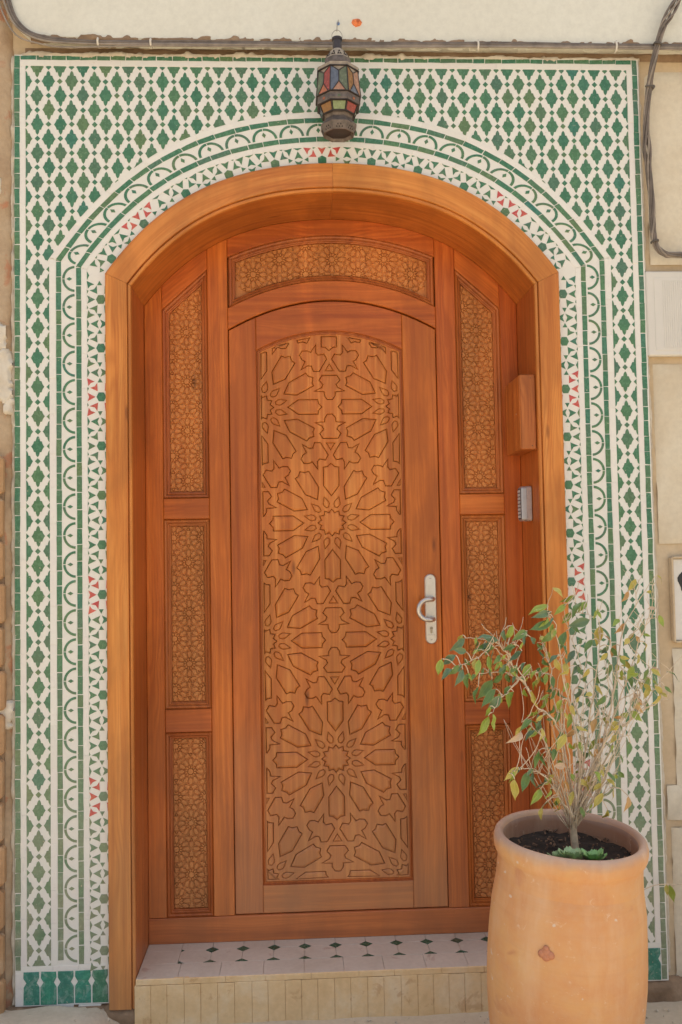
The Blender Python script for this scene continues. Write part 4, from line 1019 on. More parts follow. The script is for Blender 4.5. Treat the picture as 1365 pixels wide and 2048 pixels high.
LV=[(307,-582,1194,274,-598,1165,'d'),(302,-578,1202,288,-572,1186,'y'),(374,-615,1197,339,-624,1203,'d'),(390,-614,1189,356,-605,1195,'d'),(382,-577,1167,340,-584,1173,'d'),(299,-635,1164,269,-655,1171,'d'),(269,-654,1158,234,-644,1134,'d'),(232,-657,1149,221,-653,1110,'l'),(256,-669,1124,227,-678,1108,'d'),(274,-668,1134,251,-662,1105,'d'),(285,-665,1123,270,-673,1083,'d'),(302,-648,1110,290,-641,1068,'g'),(303,-649,1110,307,-657,1093,'l'),(384,-566,1162,383,-564,1129,'d'),(364,-615,1149,362,-629,1114,'l'),(331,-645,1143,321,-665,1109,'l'),(428,-623,1230,413,-611,1184,'l'),(407,-609,1216,404,-611,1187,'d'),(467,-620,1213,430,-632,1196,'g'),(464,-630,1201,444,-645,1187,'d'),(477,-613,1196,495,-606,1174,'d'),(454,-614,1184,448,-610,1162,'l'),(439,-604,1172,407,-603,1166,'g'),(455,-606,1159,422,-603,1136,'d'),(544,-423,1140,568,-422,1114,'d'),(503,-495,1110,482,-502,1078,'l'),(423,-548,1113,410,-548,1089,'d'),(422,-507,1086,400,-497,1058,'d'),(396,-496,1069,360,-500,1022,'g'),(354,-512,1054,333,-516,1016,'g'),(387,-581,1057,350,-582,1015,'d'),(434,-542,1058,418,-537,1033,'g'),(445,-538,1042,421,-533,1003,'l'),(401,-579,1038,370,-580,1001,'d'),(367,-594,1014,359,-589,985,'l'),(373,-604,995,378,-597,952,'l'),(363,-591,988,342,-591,938,'l'),(481,-507,1044,489,-497,1014,'l'),(496,-535,1042,503,-540,1002,'y'),(540,-468,1075,524,-462,1044,'y'),(577,-427,1061,580,-435,1030,'g'),(574,-493,1200,545,-491,1167,'d'),(569,-494,1253,522,-513,1244,'d'),(560,-493,1270,509,-497,1257,'l'),(568,-496,1224,511,-505,1208,'g'),(572,-497,1220,562,-493,1194,'l'),(518,-515,981,490,-513,970,'l'),(485,-571,970,453,-590,959,'g'),(520,-519,957,512,-520,922,'d'),(499,-547,939,468,-546,918,'d'),(458,-557,939,434,-580,912,'p'),(521,-541,942,518,-557,917,'y'),(589,-527,922,561,-547,886,'y'),(511,-532,879,496,-550,839,'g'),(523,-534,872,509,-558,850,'g'),(445,-570,846,411,-581,819,'y'),(453,-566,845,420,-569,824,'d'),(426,-606,824,426,-598,772,'y'),(481,-532,824,462,-542,778,'d'),(488,-554,829,482,-564,793,'d'),(529,-527,808,518,-522,768,'d'),(559,-499,807,527,-523,784,'y'),(516,-525,774,492,-547,746,'l'),(542,-527,775,534,-539,752,'l'),(545,-490,730,524,-480,711,'l'),(528,-485,713,518,-494,686,'y'),(575,-485,743,566,-486,711,'y'),(617,-487,756,599,-507,729,'y'),(691,-518,756,663,-522,723,'y'),(712,-489,702,705,-478,669,'y'),(695,-465,950,676,-477,920,'o'),(759,-551,897,744,-576,874,'g'),(714,-529,771,715,-533,742,'y'),(762,-517,745,753,-537,715,'o'),(669,-377,1293,638,-369,1268,'l'),(643,-383,1267,611,-392,1242,'l'),(676,-427,1275,639,-441,1244,'d'),(697,-409,1275,671,-420,1252,'l'),(656,-386,1245,635,-377,1210,'l'),(579,-495,1208,563,-510,1186,'y'),(642,-377,1187,616,-384,1139,'d'),(725,-422,1255,708,-435,1228,'l'),(729,-428,1205,713,-435,1156,'y'),(699,-425,1223,645,-432,1210,'d'),(843,-409,1337,823,-411,1306,'y'),(822,-401,1302,804,-416,1275,'o'),(888,-453,1349,910,-448,1331,'y'),(890,-452,1235,900,-457,1204,'l'),(745,-445,1149,727,-436,1128,'d'),(829,-447,1126,822,-463,1100,'y'),(809,-459,1093,786,-478,1061,'l'),(840,-488,1090,822,-502,1061,'g'),(685,-446,1087,671,-453,1065,'y'),(575,-492,1123,586,-494,1089,'y'),(577,-454,1070,574,-474,1042,'g'),(804,-410,1209,784,-424,1186,'o'),(844,-453,1182,857,-465,1177,'l'),(844,-458,1158,850,-464,1138,'y'),(842,-501,1089,865,-512,1073,'y'),(890,-494,1081,926,-497,1067,'g'),(874,-516,1043,884,-531,1029,'g'),(850,-505,1045,881,-497,1009,'y'),(840,-495,1041,823,-500,1009,'y'),(828,-452,1017,802,-448,989,'p'),(824,-442,1001,836,-445,978,'o'),(801,-414,1105,817,-416,1076,'y'),(744,-470,1099,728,-462,1070,'g'),(662,-392,1134,638,-402,1104,'d'),(676,-392,1091,648,-410,1068,'d'),(597,-443,1028,612,-437,993,'g'),(579,-536,1016,562,-530,988,'l'),(615,-485,995,626,-494,966,'y'),(674,-415,1022,652,-411,997,'d'),(674,-444,1005,681,-464,980,'g'),(573,-434,1091,548,-439,1078,'l'),(521,-490,1092,503,-502,1078,'l'),(579,-504,1134,553,-507,1119,'d'),(593,-490,1160,609,-512,1146,'d'),(565,-426,1154,546,-421,1140,'d'),(557,-427,1115,572,-427,1090,'g'),(682,-433,855,699,-431,824,'y'),(698,-475,825,721,-464,789,'y'),(706,-512,810,721,-535,795,'g'),(699,-446,774,674,-463,751,'l'),(663,-429,827,644,-419,804,'d'),(637,-479,804,612,-499,787,'p'),(588,-500,790,604,-491,760,'o'),(698,-525,796,728,-528,780,'y'),(674,-469,794,650,-488,769,'y'),(728,-437,1138,741,-460,1114,'d'),(696,-449,1168,670,-460,1141,'g'),(732,-450,1181,750,-473,1162,'p'),(775,-418,1149,760,-415,1117,'o'),(788,-410,1119,795,-430,1093,'l'),(792,-455,1068,805,-468,1038,'g'),(699,-452,1041,717,-459,1016,'y'),(565,-439,1007,545,-450,977,'l'),(577,-460,989,562,-459,953,'d'),(594,-458,968,576,-460,936,'g'),(524,-489,1065,507,-481,1039,'l'),(456,-542,1114,438,-544,1095,'g'),(478,-549,1121,460,-554,1105,'d'),(403,-565,1125,390,-562,1105,'l'),(359,-573,1174,337,-593,1160,'g'),(851,-487,1056,864,-498,1041,'l'),(863,-514,1019,838,-533,998,'y'),(827,-488,999,840,-489,971,'g')]
TW=[(310,-580,1194,307,-582,1194),(310,-580,1194,302,-578,1202),(378,-614,1185,374,-615,1197),(385,-604,1181,390,-614,1189),(387,-566,1169,382,-577,1167),(312,-643,1142,299,-635,1164),(280,-660,1131,269,-654,1158),(271,-660,1126,232,-657,1149),(271,-660,1126,256,-669,1124),(276,-660,1129,274,-668,1134),(280,-660,1131,285,-665,1123),(289,-660,1135,302,-648,1110),(289,-660,1135,303,-649,1110),(391,-566,1165,384,-566,1162),(352,-614,1161,364,-615,1149),(328,-643,1150,331,-645,1143),(428,-620,1227,428,-623,1230),(428,-620,1227,407,-609,1216),(447,-620,1203,467,-620,1213),(447,-620,1203,464,-630,1201),(447,-620,1203,477,-613,1196),(440,-610,1190,454,-614,1184),(432,-610,1178,439,-604,1172),(432,-610,1178,455,-606,1159),(563,-420,1146,544,-423,1140),(511,-490,1080,503,-495,1110),(432,-555,1115,423,-548,1113),(425,-502,1090,422,-507,1086),(394,-500,1090,396,-496,1069),(361,-500,1087,354,-512,1054),(405,-575,1035,387,-581,1057),(441,-541,1054,434,-542,1058),(437,-541,1049,445,-538,1042),(405,-575,1035,401,-579,1038),(379,-600,1010,367,-594,1014),(372,-600,998,373,-604,995),(372,-600,998,363,-591,988),(487,-519,1048,481,-507,1044),(490,-535,1040,496,-535,1042),(545,-460,1079,540,-468,1075),(579,-438,1063,577,-427,1061),(578,-497,1205,574,-493,1200),(558,-500,1250,569,-494,1253),(555,-500,1256,560,-493,1270),(572,-500,1223,568,-496,1224),(572,-500,1223,572,-497,1220),(522,-518,988,518,-515,981),(482,-560,955,485,-571,970),(537,-518,976,520,-519,957),(498,-540,939,499,-547,939),(467,-560,961,458,-557,939),(509,-540,928,521,-541,942),(594,-517,917,589,-527,922),(535,-527,882,511,-532,879),(538,-527,874,523,-534,872),(448,-569,838,445,-570,846),(454,-569,839,453,-566,845),(418,-600,837,426,-606,824),(483,-520,818,481,-532,824),(493,-549,829,488,-554,829),(532,-518,807,529,-527,808),(554,-496,801,559,-499,807),(535,-528,794,516,-525,774),(550,-528,776,542,-527,775),(571,-492,749,545,-490,730),(575,-492,743,528,-485,713),(575,-492,743,575,-485,743),(616,-484,753,617,-487,756),(692,-520,755,691,-518,756),(682,-500,738,712,-489,702),(712,-468,945,695,-465,950),(750,-560,919,759,-551,897),(712,-520,771,714,-529,771),(712,-520,771,762,-517,745),(638,-380,1273,669,-377,1293),(638,-380,1264,643,-383,1267),(672,-420,1244,676,-427,1275),(679,-420,1242,697,-409,1275),(655,-397,1232,656,-386,1245),(578,-497,1205,579,-495,1208),(648,-389,1192,642,-377,1187),(715,-420,1229,725,-422,1255),(719,-440,1192,729,-428,1205),(701,-420,1234,699,-425,1223),(836,-400,1327,843,-409,1337),(838,-400,1306,822,-401,1302),(870,-460,1327,888,-453,1349),(892,-440,1222,890,-452,1235),(720,-440,1147,745,-445,1149),(819,-453,1128,829,-447,1126),(808,-453,1095,809,-459,1093),(838,-500,1091,840,-488,1090),(706,-448,1080,685,-446,1087),(590,-495,1131,575,-492,1123),(572,-460,1073,577,-454,1070),(806,-416,1210,804,-410,1209),(837,-453,1177,844,-453,1182),(831,-453,1161,844,-458,1158),(838,-500,1091,842,-501,1089),(889,-500,1073,890,-494,1081),(865,-504,1052,874,-516,1043),(858,-504,1041,850,-505,1045),(850,-504,1031,840,-495,1041),(827,-440,1022,828,-452,1017),(818,-440,1004,824,-442,1001),(780,-419,1110,801,-414,1105),(734,-470,1099,744,-470,1099),(666,-389,1134,662,-392,1134),(673,-400,1087,676,-392,1091),(580,-438,1032,597,-443,1028),(598,-526,1013,579,-536,1016),(614,-489,993,615,-485,995),(657,-410,1027,674,-415,1022),(689,-454,1000,674,-444,1005),(578,-434,1091,573,-434,1091),(525,-490,1083,521,-490,1092),(590,-495,1131,579,-504,1134),(586,-497,1159,593,-490,1160),(561,-420,1151,565,-426,1154),(568,-434,1120,557,-427,1115),(675,-421,853,682,-433,855),(686,-487,826,698,-475,825),(702,-517,814,706,-512,810),(690,-455,785,699,-446,774),(666,-433,828,663,-429,827),(638,-484,812,637,-479,804),(590,-495,796,588,-500,790),(694,-517,791,698,-525,796),(671,-467,794,674,-469,794),(720,-440,1138,728,-437,1138),(719,-440,1165,696,-449,1168),(719,-440,1183,732,-450,1181),(788,-419,1145,775,-418,1149),(784,-419,1127,788,-410,1119),(795,-453,1063,792,-455,1068),(697,-454,1046,699,-452,1041),(581,-450,1003,565,-439,1007),(585,-450,983,577,-460,989),(589,-450,963,594,-458,968),(518,-490,1081,524,-489,1065),(451,-544,1106,456,-542,1114),(456,-544,1101,478,-549,1121),(417,-559,1140,403,-565,1125),(365,-574,1183,359,-573,1174),(841,-481,1063,851,-487,1056),(867,-520,1006,863,-514,1019),(831,-493,999,827,-488,999)]
# ------------------------------------------------------------------ small things on the wall and in the reveal
bx = tag(empty('wooden_box', (.648, .10, 1.893)), 'slim wooden box fixed to the right door reveal above the keypad', 'wooden box')
mk('box_cover', *box(-.026, .0255, -.100, .098, -.127, .127, .0022), wood('box_pine', (.55, .19, .040), (.44, .135, .024), (.28, .074, .012), vary=0), bx, UVV)
mk('box_lid', *box(-.0295, -.0262, -.098, .096, -.125, .125, .001), W_REVEAL, bx, UVV)
for z_ in (-.115, .115): mk('nail', *tube([(.010, -.0995, z_), (.010, -.1012, z_)], .0016, 8), M_STEEL_DK, bx)
mk('screw', *tube([(-.029, -.05, .0), (-.0305, -.05, .0)], .002, 8), M_STEEL, bx)
kp = tag(empty('door_keypad', (.655, .108, 1.5875)), 'silver keypad on the right door reveal under the wooden box', 'keypad')
def rrect(x0, x1, z0, z1, r, n=5):
    P = []
    for cx, cz, a0 in ((x1-r, z1-r, 0), (x0+r, z1-r, PI/2), (x0+r, z0+r, PI), (x1-r, z0+r, 1.5*PI)):
        for k in range(n): a = a0+PI/2*k/(n-1); P.append((cx+r*math.cos(a), cz+r*math.sin(a)))
    return P
# housing: rounded slab whose face looks along -x
def slab_x(p, x0, x1, ch):      # p in (y,z)
    V, F = prism([(a, b) for a, b in p], 0, x1-x0, ch)
    return [(x0+v[1], -v[0], v[2]) for v in V], F
mk('keypad_housing', *slab_x(rrect(-.028, .028, -.0600, .0600, .010), -.0180, -.001, .004), M_KEYP, kp)
mk('keypad_backplate', *slab_x(rrect(-.028, .028, -.0605, .0605, .010), -.0005, .017, .001), M_KEYP2, kp)
fc = mk('key_panel', *slab_x(rrect(-.021, .022, -.054, .054, .006), -.0192, -.017, .0008), M_KEYDK, kp)
for r in range(8):
    for c in range(2):
        y = -.012+c*.018; z_ = -.044+r*.0125
        mk('key', *slab_x(rrect(y-.007, y+.007, z_-.0044, z_+.0044, .0015, 3), -.0206, -.019, .0005), M_KEYBT, fc)

# lantern
LX, LYc = .018, -.112
ln = tag(empty('lantern', (LX, LYc, 2.95)), 'pierced metal lantern with coloured glass hanging above the door arch', 'lantern')
def oct_ring(R, z, n=8, ph=PI/8): return [(R*math.cos(ph+2*PI*k/n), R*math.sin(ph+2*PI*k/n), z-2.95) for k in range(n)]
def loft(rings, n=8, cap0=False, cap1=False):
    V = []; F = []
    for R, z in rings: V += oct_ring(R, z, n, PI/n)
    for i in range(len(rings)-1):
        for k in range(n): F.append((i*n+k, i*n+(k+1) % n, (i+1)*n+(k+1) % n, (i+1)*n+k))
    if cap0: F.append(tuple(range(n)))
    if cap1: F.append(tuple(range((len(rings)-1)*n, len(rings)*n)))
    return V, F
mk('lantern_tube', *loft([(.0150, 3.074), (.0150, 3.108), (.0172, 3.108), (.0172, 3.1155), (.0150, 3.1155), (.0135, 3.112), (.0135, 3.09)], 24, False, True), M_LMET2, ln, smooth=False)
dome = mk('lantern_dome', *loft([(.0155, 3.076), (.021, 3.071), (.029, 3.062), (.036, 3.051), (.0405, 3.041), (.0425, 3.037)], 16), M_LMET3, ln, smooth=True)
for k in range(12):
    a = 2*PI*k/12+.13
    for dz, dr, s in ((0, 0, .0034), (-.010, .0045, .0030), (-.010, .0045, -.0030)):
        aa = a+(.09 if s < 0 else -.09)*(1 if dz else 0); R = .0345+dr; zz = 3.056+dz-2.95
        c, sn_ = math.cos(aa), math.sin(aa); h = .0034
        tng = (-sn_, c)
        P = [(c*R-tng[0]*h, sn_*R-tng[1]*h, zz-h), (c*R+tng[0]*h, sn_*R+tng[1]*h, zz-h), (c*(R-.002), sn_*(R-.002), zz+h)]
        P2 = [(p[0]*1.03, p[1]*1.03, p[2]+.001) for p in P]
        mk('piercing', P+P2, [(0, 1, 2), (5, 4, 3), (0, 3, 4, 1), (1, 4, 5, 2), (2, 5, 3, 0)], M_LDARK, dome)
mk('lantern_collar', *loft([(.0425, 3.038), (.0452, 3.036), (.0455, 3.019), (.0440, 3.017)]), M_LMET, ln)
mk('lantern_shoulder', *loft([(.0440, 3.017), (.060, 3.0075), (.0705, 3.0035), (.072, 3.0015), (.0715, 2.992), (.068, 2.989)]), M_LMET3, ln)
for zz, rr in ((2.9895, .0735), (2.9045, .0785), (2.8775, .0735), (2.850, .0570)):
    mk('lantern_ledge', *loft([(rr-.006, zz+.0028), (rr, zz+.0022), (rr+.0004, zz-.0002), (rr-.006, zz-.0022)]), M_LEAD, ln)
mk('lantern_floor', *loft([(.0445, 2.7985), (.001, 2.7986)]), M_LMET2, ln)
mk('lantern_waist', *loft([(.076, 2.9045), (.0735, 2.903), (.0725, 2.895), (.0735, 2.886), (.0715, 2.879), (.066, 2.8775)]), M_LMET, ln)
mk('lantern_neck', *loft([(.0535, 2.8500), (.047, 2.846), (.0435, 2.840), (.0475, 2.831), (.0575, 2.821), (.0625, 2.815), (.0605, 2.811), (.0520, 2.790), (.0485, 2.7895), (.043, 2.799)], 8, False, True), M_LMET, ln)
for k in range(3): pass
def facet(kidx, z0, R0, z1, R1):
    """frame of one of the eight facets: returns map (a in -1..1, b in 0..1) -> point, plus outward normal"""
    a0 = -PI/2+kidx*PI/4
    def P(a, b, out=0):
        R = R0+(R1-R0)*b; z_ = z0+(z1-z0)*b; ap = R*math.cos(PI/8); hw = R*math.sin(PI/8)
        c, s = math.cos(a0), math.sin(a0); x = c*(ap+out)-s*a*hw; y = s*(ap+out)+c*a*hw
        return (x, y, z_-2.95)
    return P
def pane(P, poly, mat, name='glass_pane', out=0.0006, th=.0016):
    n = len(poly); V = [P(a, b, out) for a, b in poly]+[P(a, b, out-th) for a, b in poly]
    F = [tuple(range(n)), tuple(range(2*n-1, n-1, -1))]+[(i, n+i, n+(i+1) % n, (i+1) % n) for i in range(n)]
    mk(name, V, F, mat, ln)
def bars(P, segs, r=.0017):
    mb = MB()
    for (a, b), (c, d) in segs: mb.add(tube([P(a, b, .0008), P(c, d, .0008)], r, 5))
    return mb
upper = {0: (G_BLUE, G_GREEN, G_PEACH), 7: (G_GREEN, G_RED, G_ORANGE), 1: (G_AMBER, G_PEACH, G_BLUE), 6: (G_BLUE, G_GREEN, G_AMBER), 2: (G_BLUE, G_AMBER, G_RED), 3: (G_RED, G_BLUE, G_GREEN), 4: (G_GREEN, G_AMBER, G_BLUE), 5: (G_PEACH, G_RED, G_GREEN)}
lower = {0: G_LIME, 7: G_AMBER, 1: G_RED, 6: G_BLUE, 2: G_GREEN, 3: G_AMBER, 4: G_RED, 5: G_LIME}
for k in range(8):
    P = facet(k, 2.905, .0775, 2.989, .0685)
    a, b, c = upper[k]
    L = [(-.94, .02), (-.94, .97), (-.84, .97), (-.05, .80), (-.05, .40), (-.76, .02)]
    pane(P, L, a); pane(P, [(-x, y) for x, y in L][::-1], b); pane(P, [(-.70, .02), (.70, .02), (0, .37)], c)
    pane(P, [(-.80, .985), (0, .815), (.80, .985)], M_LMET3, 'metal_infill')
    m = bars(P, [((-1, 0), (-1, 1)), ((0, .38), (0, .81)), ((0, .38), (-.74, .0)), ((0, .38), (.74, .0)), ((0, .81), (-.84, .99)), ((0, .81), (.84, .99))])
    mk('lead_bars', m.V, m.F, M_LEAD, ln)
    P = facet(k, 2.849, .0535, 2.879, .0665)
    pane(P, [(-.84, .05), (.84, .05), (.84, .95), (-.84, .95)], lower[k])
    m = bars(P, [((-1, 0), (-1, 1)), ((-.97, .02), (.97, .02))], .0017); mk('lead_bars', m.V, m.F, M_LEAD, ln)
    # pierced foot facets and studs on the bands
    P = facet(k, 2.790, .0525, 2.811, .0610)
    for q in range(5):
        a = -.42+.42*(q % 3)+(.2 if q > 2 else 0); b = .35+(.33 if q > 2 else 0)
        pane(P, [(a-.11, b-.12), (a+.11, b-.12), (a, b+.14)], M_LDARK, 'piercing', .0005, .001)
    if k in (0, 7, 1):
        P = facet(k, 2.886, .0735, 2.895, .0725)
        pane(P, [(-.2, .1), (.0, -.1), (.2, .3), (.1, .9), (-.15, .9)], (G_GREEN if k == 0 else G_ORANGE), 'glass_chip', .0012, .0016)
mk('lantern_core', *loft([(.0655, 2.986), (.0745, 2.908), (.063, 2.876), (.050, 2.852)]), M_LDARK, ln)
mk('lantern_handle', *tube(spline([(-.016, 0, 3.108-2.95), (-.0165, 0, 3.128-2.95), (-.009, .002, 3.141-2.95), (.001, .003, 3.1455-2.95), (.010, .002, 3.140-2.95), (.0165, 0, 3.127-2.95), (.016, 0, 3.108-2.95)], 5), .0009, 6), M_WIRE, ln)
hk = tag(empty('lantern_hook', (.027, -.026, 3.216)), 'small wire hook with blue plug holding the lantern on the cream band', 'hook')
mk('hook_plug', *tube([(0, .004, 0), (0, -.004, 0)], .0052, 12), M_BLUE, hk)
mk('hook_wire', *tube(spline([(0, -.002, 0), (-.001, -.030, -.004), (-.005, -.066, -.034), (-.008, -.082, -.056), (-.009, -.0875, -.0715), (-.009, -.084, -.0755), (-.009, -.079, -.070)], 5), .0012, 6), M_WIRE, hk)
# orange plug hole
pl = tag(empty('wall_plug', (.090, -.026, 3.221)), 'crumbled orange plug stuck in the cream band beside the lantern hook', 'wall plug')
V = [(0, -.007, 0)]; F = []
for k in range(14):
    a = 2*PI*k/14; r = .0125*(1+.35*noise.noise((math.cos(a)*2, math.sin(a)*2, 3))); V.append((r*1.1*math.cos(a), -.005+.003*noise.noise((a, 1, 1)), r*.85*math.sin(a)))
for k in range(14): a = 2*PI*k/14; r = .018*(1+.4*noise.noise((math.cos(a)*2, math.sin(a)*2, 8))); V.append((r*1.1*math.cos(a), .002, r*.8*math.sin(a)))
F = [(0, 1+k, 1+(k+1) % 14) for k in range(14)]+[(1+k, 15+k, 15+(k+1) % 14, 1+(k+1) % 14) for k in range(14)]
mk('plug_foam', V, [f[::-1] for f in F], M_ORANGE, pl)
mk('plug_core', *tube([(.004, .0, .002), (.004, -.010, .003)], .005, 9), simple('burnt_orange_core', (.48, .12, .03), .6), pl)

# ------------------------------------------------------------------ cables
def strand(name, pts, r, mat, parent, seed, amp=.003, m=8):
    S = spline(pts, m); out = []
    for i, p in enumerate(S):
        out.append((p[0]+amp*noise.noise((i*.11, seed, 0)), p[1]+amp*.6*noise.noise((i*.11, seed, 9)), p[2]+amp*noise.noise((i*.11, seed, 5))))
    V, F = tube(out, r, 7); return mk(name, V, F, mat, parent, smooth=True)
cb = tag(empty('cable_bundle', (-1.0, -.03, 3.14)), 'dusty cables curving down the left and running along the top of the tiles', 'cables')
def rel(pts, c): return [(p[0]-c[0], p[1]-c[1], p[2]-c[2]) for p in pts]
base = [(-1.098, -.028, 3.62), (-1.096, -.030, 3.42), (-1.088, -.032, 3.33), (-1.062, -.034, 3.235), (-1.020, -.036, 3.178), (-.955, -.036, 3.150), (-.85, -.034, 3.1405), (-.60, -.034, 3.1375), (-.2, -.036, 3.1370), (.02, -.036, 3.1365), (.25, -.036, 3.1385), (.6, -.036, 3.1415), (1.0, -.036, 3.1405), (1.5, -.036, 3.1400), (2.6, -.036, 3.141), (3.9, -.036, 3.140)]
for k, (dx, dz, r, mt) in enumerate([(.012, .0075, .0042, M_CABLE), (.004, .001, .0052, M_CABLE), (-.006, -.0055, .0040, M_CABLE2), (-.013, -.0105, .0028, M_CABLE2)]):
    P = [(p[0]+dx*max(0, (1 if p[2] > 3.2 else (.4 if p[2] > 3.16 else 0))), p[1]+(-.002*k), p[2]+dz*(1 if p[2] < 3.2 else .3)) for p in base]
    if k == 3: P = [(p[0]-(.01 if p[2] > 3.16 else 0), p[1], p[2]-(.012 if -1.03 < p[0] < -.8 else 0)) for p in P]
    strand('cable', rel(P, (-1.0, -.03, 3.14)), r, mt, cb, k*3.1, .0035)
c2 = tag(empty('cable_coil', (1.09, -.03, 2.9)), 'twisted bundle of grey cables hanging down the right wall and bending right', 'cables')
b2 = [(1.235, -.052, 3.62), (1.222, -.054, 3.42), (1.203, -.055, 3.33), (1.158, -.058, 3.245), (1.127, -.06, 3.186), (1.100, -.050, 3.085), (1.086, -.030, 2.985), (1.077, -.022, 2.86), (1.080, -.020, 2.74), (1.088, -.020, 2.62), (1.089, -.020, 2.535), (1.091, -.020, 2.485), (1.102, -.020, 2.448), (1.128, -.020, 2.427), (1.17, -.022, 2.4215), (1.4, -.024, 2.4195), (1.9, -.022, 2.42), (2.8, -.022, 2.42), (3.9, -.022, 2.42)]
S = spline(b2, 8)
for k in range(6):
    P = []
    for i, p in enumerate(S):
        d = Vector(S[min(i+1, len(S)-1)])-Vector(S[max(0, i-1)]); d.normalize(); a = d.cross(Vector((0, 1, 0))).normalized(); b = d.cross(a)
        t = 2*PI*k/6+i*.16; loose = .0075+.0060*max(0, math.exp(-((p[2]-3.25)/.04)**2), .8*math.exp(-((p[2]-2.79)/.05)**2))
        q = Vector(p)+a*math.cos(t)*loose+b*math.sin(t)*loose*.7; P.append(tuple(q-Vector((1.09, -.03, 2.9))))
    mk('cable', *tube(P, .0040 if k % 2 else .0033, 7), (M_CABLE2 if k in (1, 4) else M_CABLE), c2, smooth=True)
for i in (36, 93-2):
    i = min(i, len(S)-2); p = Vector(S[i])-Vector((1.09, -.03, 2.9)); d = (Vector(S[i+1])-Vector(S[i-1])).normalized()
    mk('cable_tie', *tube([p-d*.003, p+d*.003], .0145, 12), M_TIE, c2)
def clipmk(x, z_, label, mat=M_CLIP, r=.010):
    c = tag(empty('cable_clip', (x, -.03, z_)), label, 'cable clip', 'clips holding the cables')
    mk('clip_band', *tube(spline([(0, .008, r), (0, -.010, r*1.05), (0, -.017, 0), (0, -.010, -r*1.05), (0, .008, -r)], 4), .0035, 6), mat, c)
    mk('clip_nail', *tube([(0, .006, r*1.1), (0, -.014, r*1.1)], .0022, 8), M_WIRE, c); return c
clipmk(-.774, 3.140, 'thin white clip on the cables above the left tiles')
clipmk(-.60, 3.139, 'white clip on the cables, second from the left end')
clipmk(.50, 3.140, 'pale plaster-daubed clip on the cables to the right of the lantern', r=.012)
clipmk(.975, 3.140, 'pale chunky clip on the cables near the top right corner', r=.014)
t = tag(empty('cable_peg', (1.094, -.01, 3.000)), 'dark round peg tying the twisted cables to the right wall', 'cable peg')
mk('peg_head', *tube([(.006, .008, 0), (.006, -.030, 0)], .0065, 10), M_TIE, t); mk('peg_strap', *tube([(-.022, -.030, 0), (.004, -.030, .001)], .0035, 6), M_TIE, t)

# ------------------------------------------------------------------ meter box and sign at the right edge
mbx = tag(empty('meter_box', (1.22, 0, 2.226)), 'white ribbed plastic cover set in the wall right of the tiles', 'meter box')
mk('box_frame', *box(-.155, .155, -.004, .02, -.146, .146, .004), M_BOXW, mbx)
ins = mk('ribbed_panel', *box(-.128, .128, -.0055, .0, -.128, .122, .001), M_BOXW, mbx)
for k in range(30): mk('rib', *box(-.098+k*.0075, -.098+k*.0075+.0048, -.0068, -.005, -.120, .112, .0008), M_BOXW, ins)
mk('box_screw', *tube([(-.02, -.002, -.139), (-.02, -.008, -.139)], .006, 10), M_LMET, mbx)
sg = tag(empty('wall_sign', (1.30, 0, 1.251)), 'white sign board with a black round emblem recessed in the right wall', 'sign')
mk('sign_board', *box(-.172, .172, .004, .020, -.137, .137, .002), M_SIGNW, sg)
for nm, a in (('left', (-.180, -.173, -.142, .142)), ('top', (-.1728, .19, .138, .145)), ('bottom', (-.1728, .19, -.145, -.138))):
    mk('sign_frame', *box(a[0], a[1], -.006, .020, a[2], a[3], .002), P_BEIGE, sg)
rg = []
def blob(cx, cz, rx, rz, n=28, wob=.0, seed=0): return [(cx+rx*math.cos(t)*(1+wob*noise.noise((2*math.cos(t), 2*math.sin(t), seed))), cz+rz*math.sin(t)) for t in np.linspace(0, 2*PI, n+1)[:-1]]
o_ = blob(-.085, .062, .072, .050, wob=.25, seed=2); i_ = blob(-.083, .062, .058, .034, wob=.2, seed=2); n = len(o_)
V = [(a, .0025, b) for a, b in o_]+[(a, .0025, b) for a, b in i_]+[(a, .0045, b) for a, b in o_]+[(a, .0045, b) for a, b in i_]
F = [(i, (i+1) % n, n+(i+1) % n, n+i) for i in range(n)]+[(2*n+i, 2*n+(i+1) % n, (i+1) % n, i) for i in range(n)]+[(n+i, n+(i+1) % n, 3*n+(i+1) % n, 3*n+i) for i in range(n)]
mk('sign_emblem', V, F, M_INK, sg)
mk('emblem_spot', *prism(blob(-.128, .066, .007, .011, 12), .0025, .0045, .0004), M_INK, sg)

# ------------------------------------------------------------------ pot
PXc, PYc = .571, -.49
pot = tag(empty('clay_pot', (PXc, PYc+.036, -.058)), 'large pale terracotta pot with rolled rim standing right of the doorstep', 'plant pot')
pot.rotation_euler = (math.radians(3.2), math.radians(2.6), 0)
prof2 = [(.0, .0), (.165, .0), (.176, .010), (.190, .06), (.203, .12), (.2135, .18), (.2205, .25), (.2235, .31), (.2235, .37), (.2205, .44), (.2155, .51), (.2105, .57), (.2090, .588), (.2080, .5895), (.2088, .592), (.2072, .62), (.2070, .638), (.2100, .646), (.2150, .653), (.2185, .662), (.2200, .674), (.2195, .687), (.2160, .698), (.2100, .7035), (.2030, .7035), (.1965, .699), (.1920, .690), (.1895, .675), (.1885, .655), (.1880, .60), (.1890, .55)]
V, F = lathe([(r*(.945 if z > .55 else .965), z) for r, z in prof2], 96)
V = [(x*(1+.006*noise.noise((x*6, y*6, z*5))), y*(1+.006*noise.noise((x*6, y*6, z*5))), z+.0025*noise.noise((x*5, y*5, 2))) for x, y, z in V]
mk('pot_body', V, F, M_POT, pot, smooth=True)
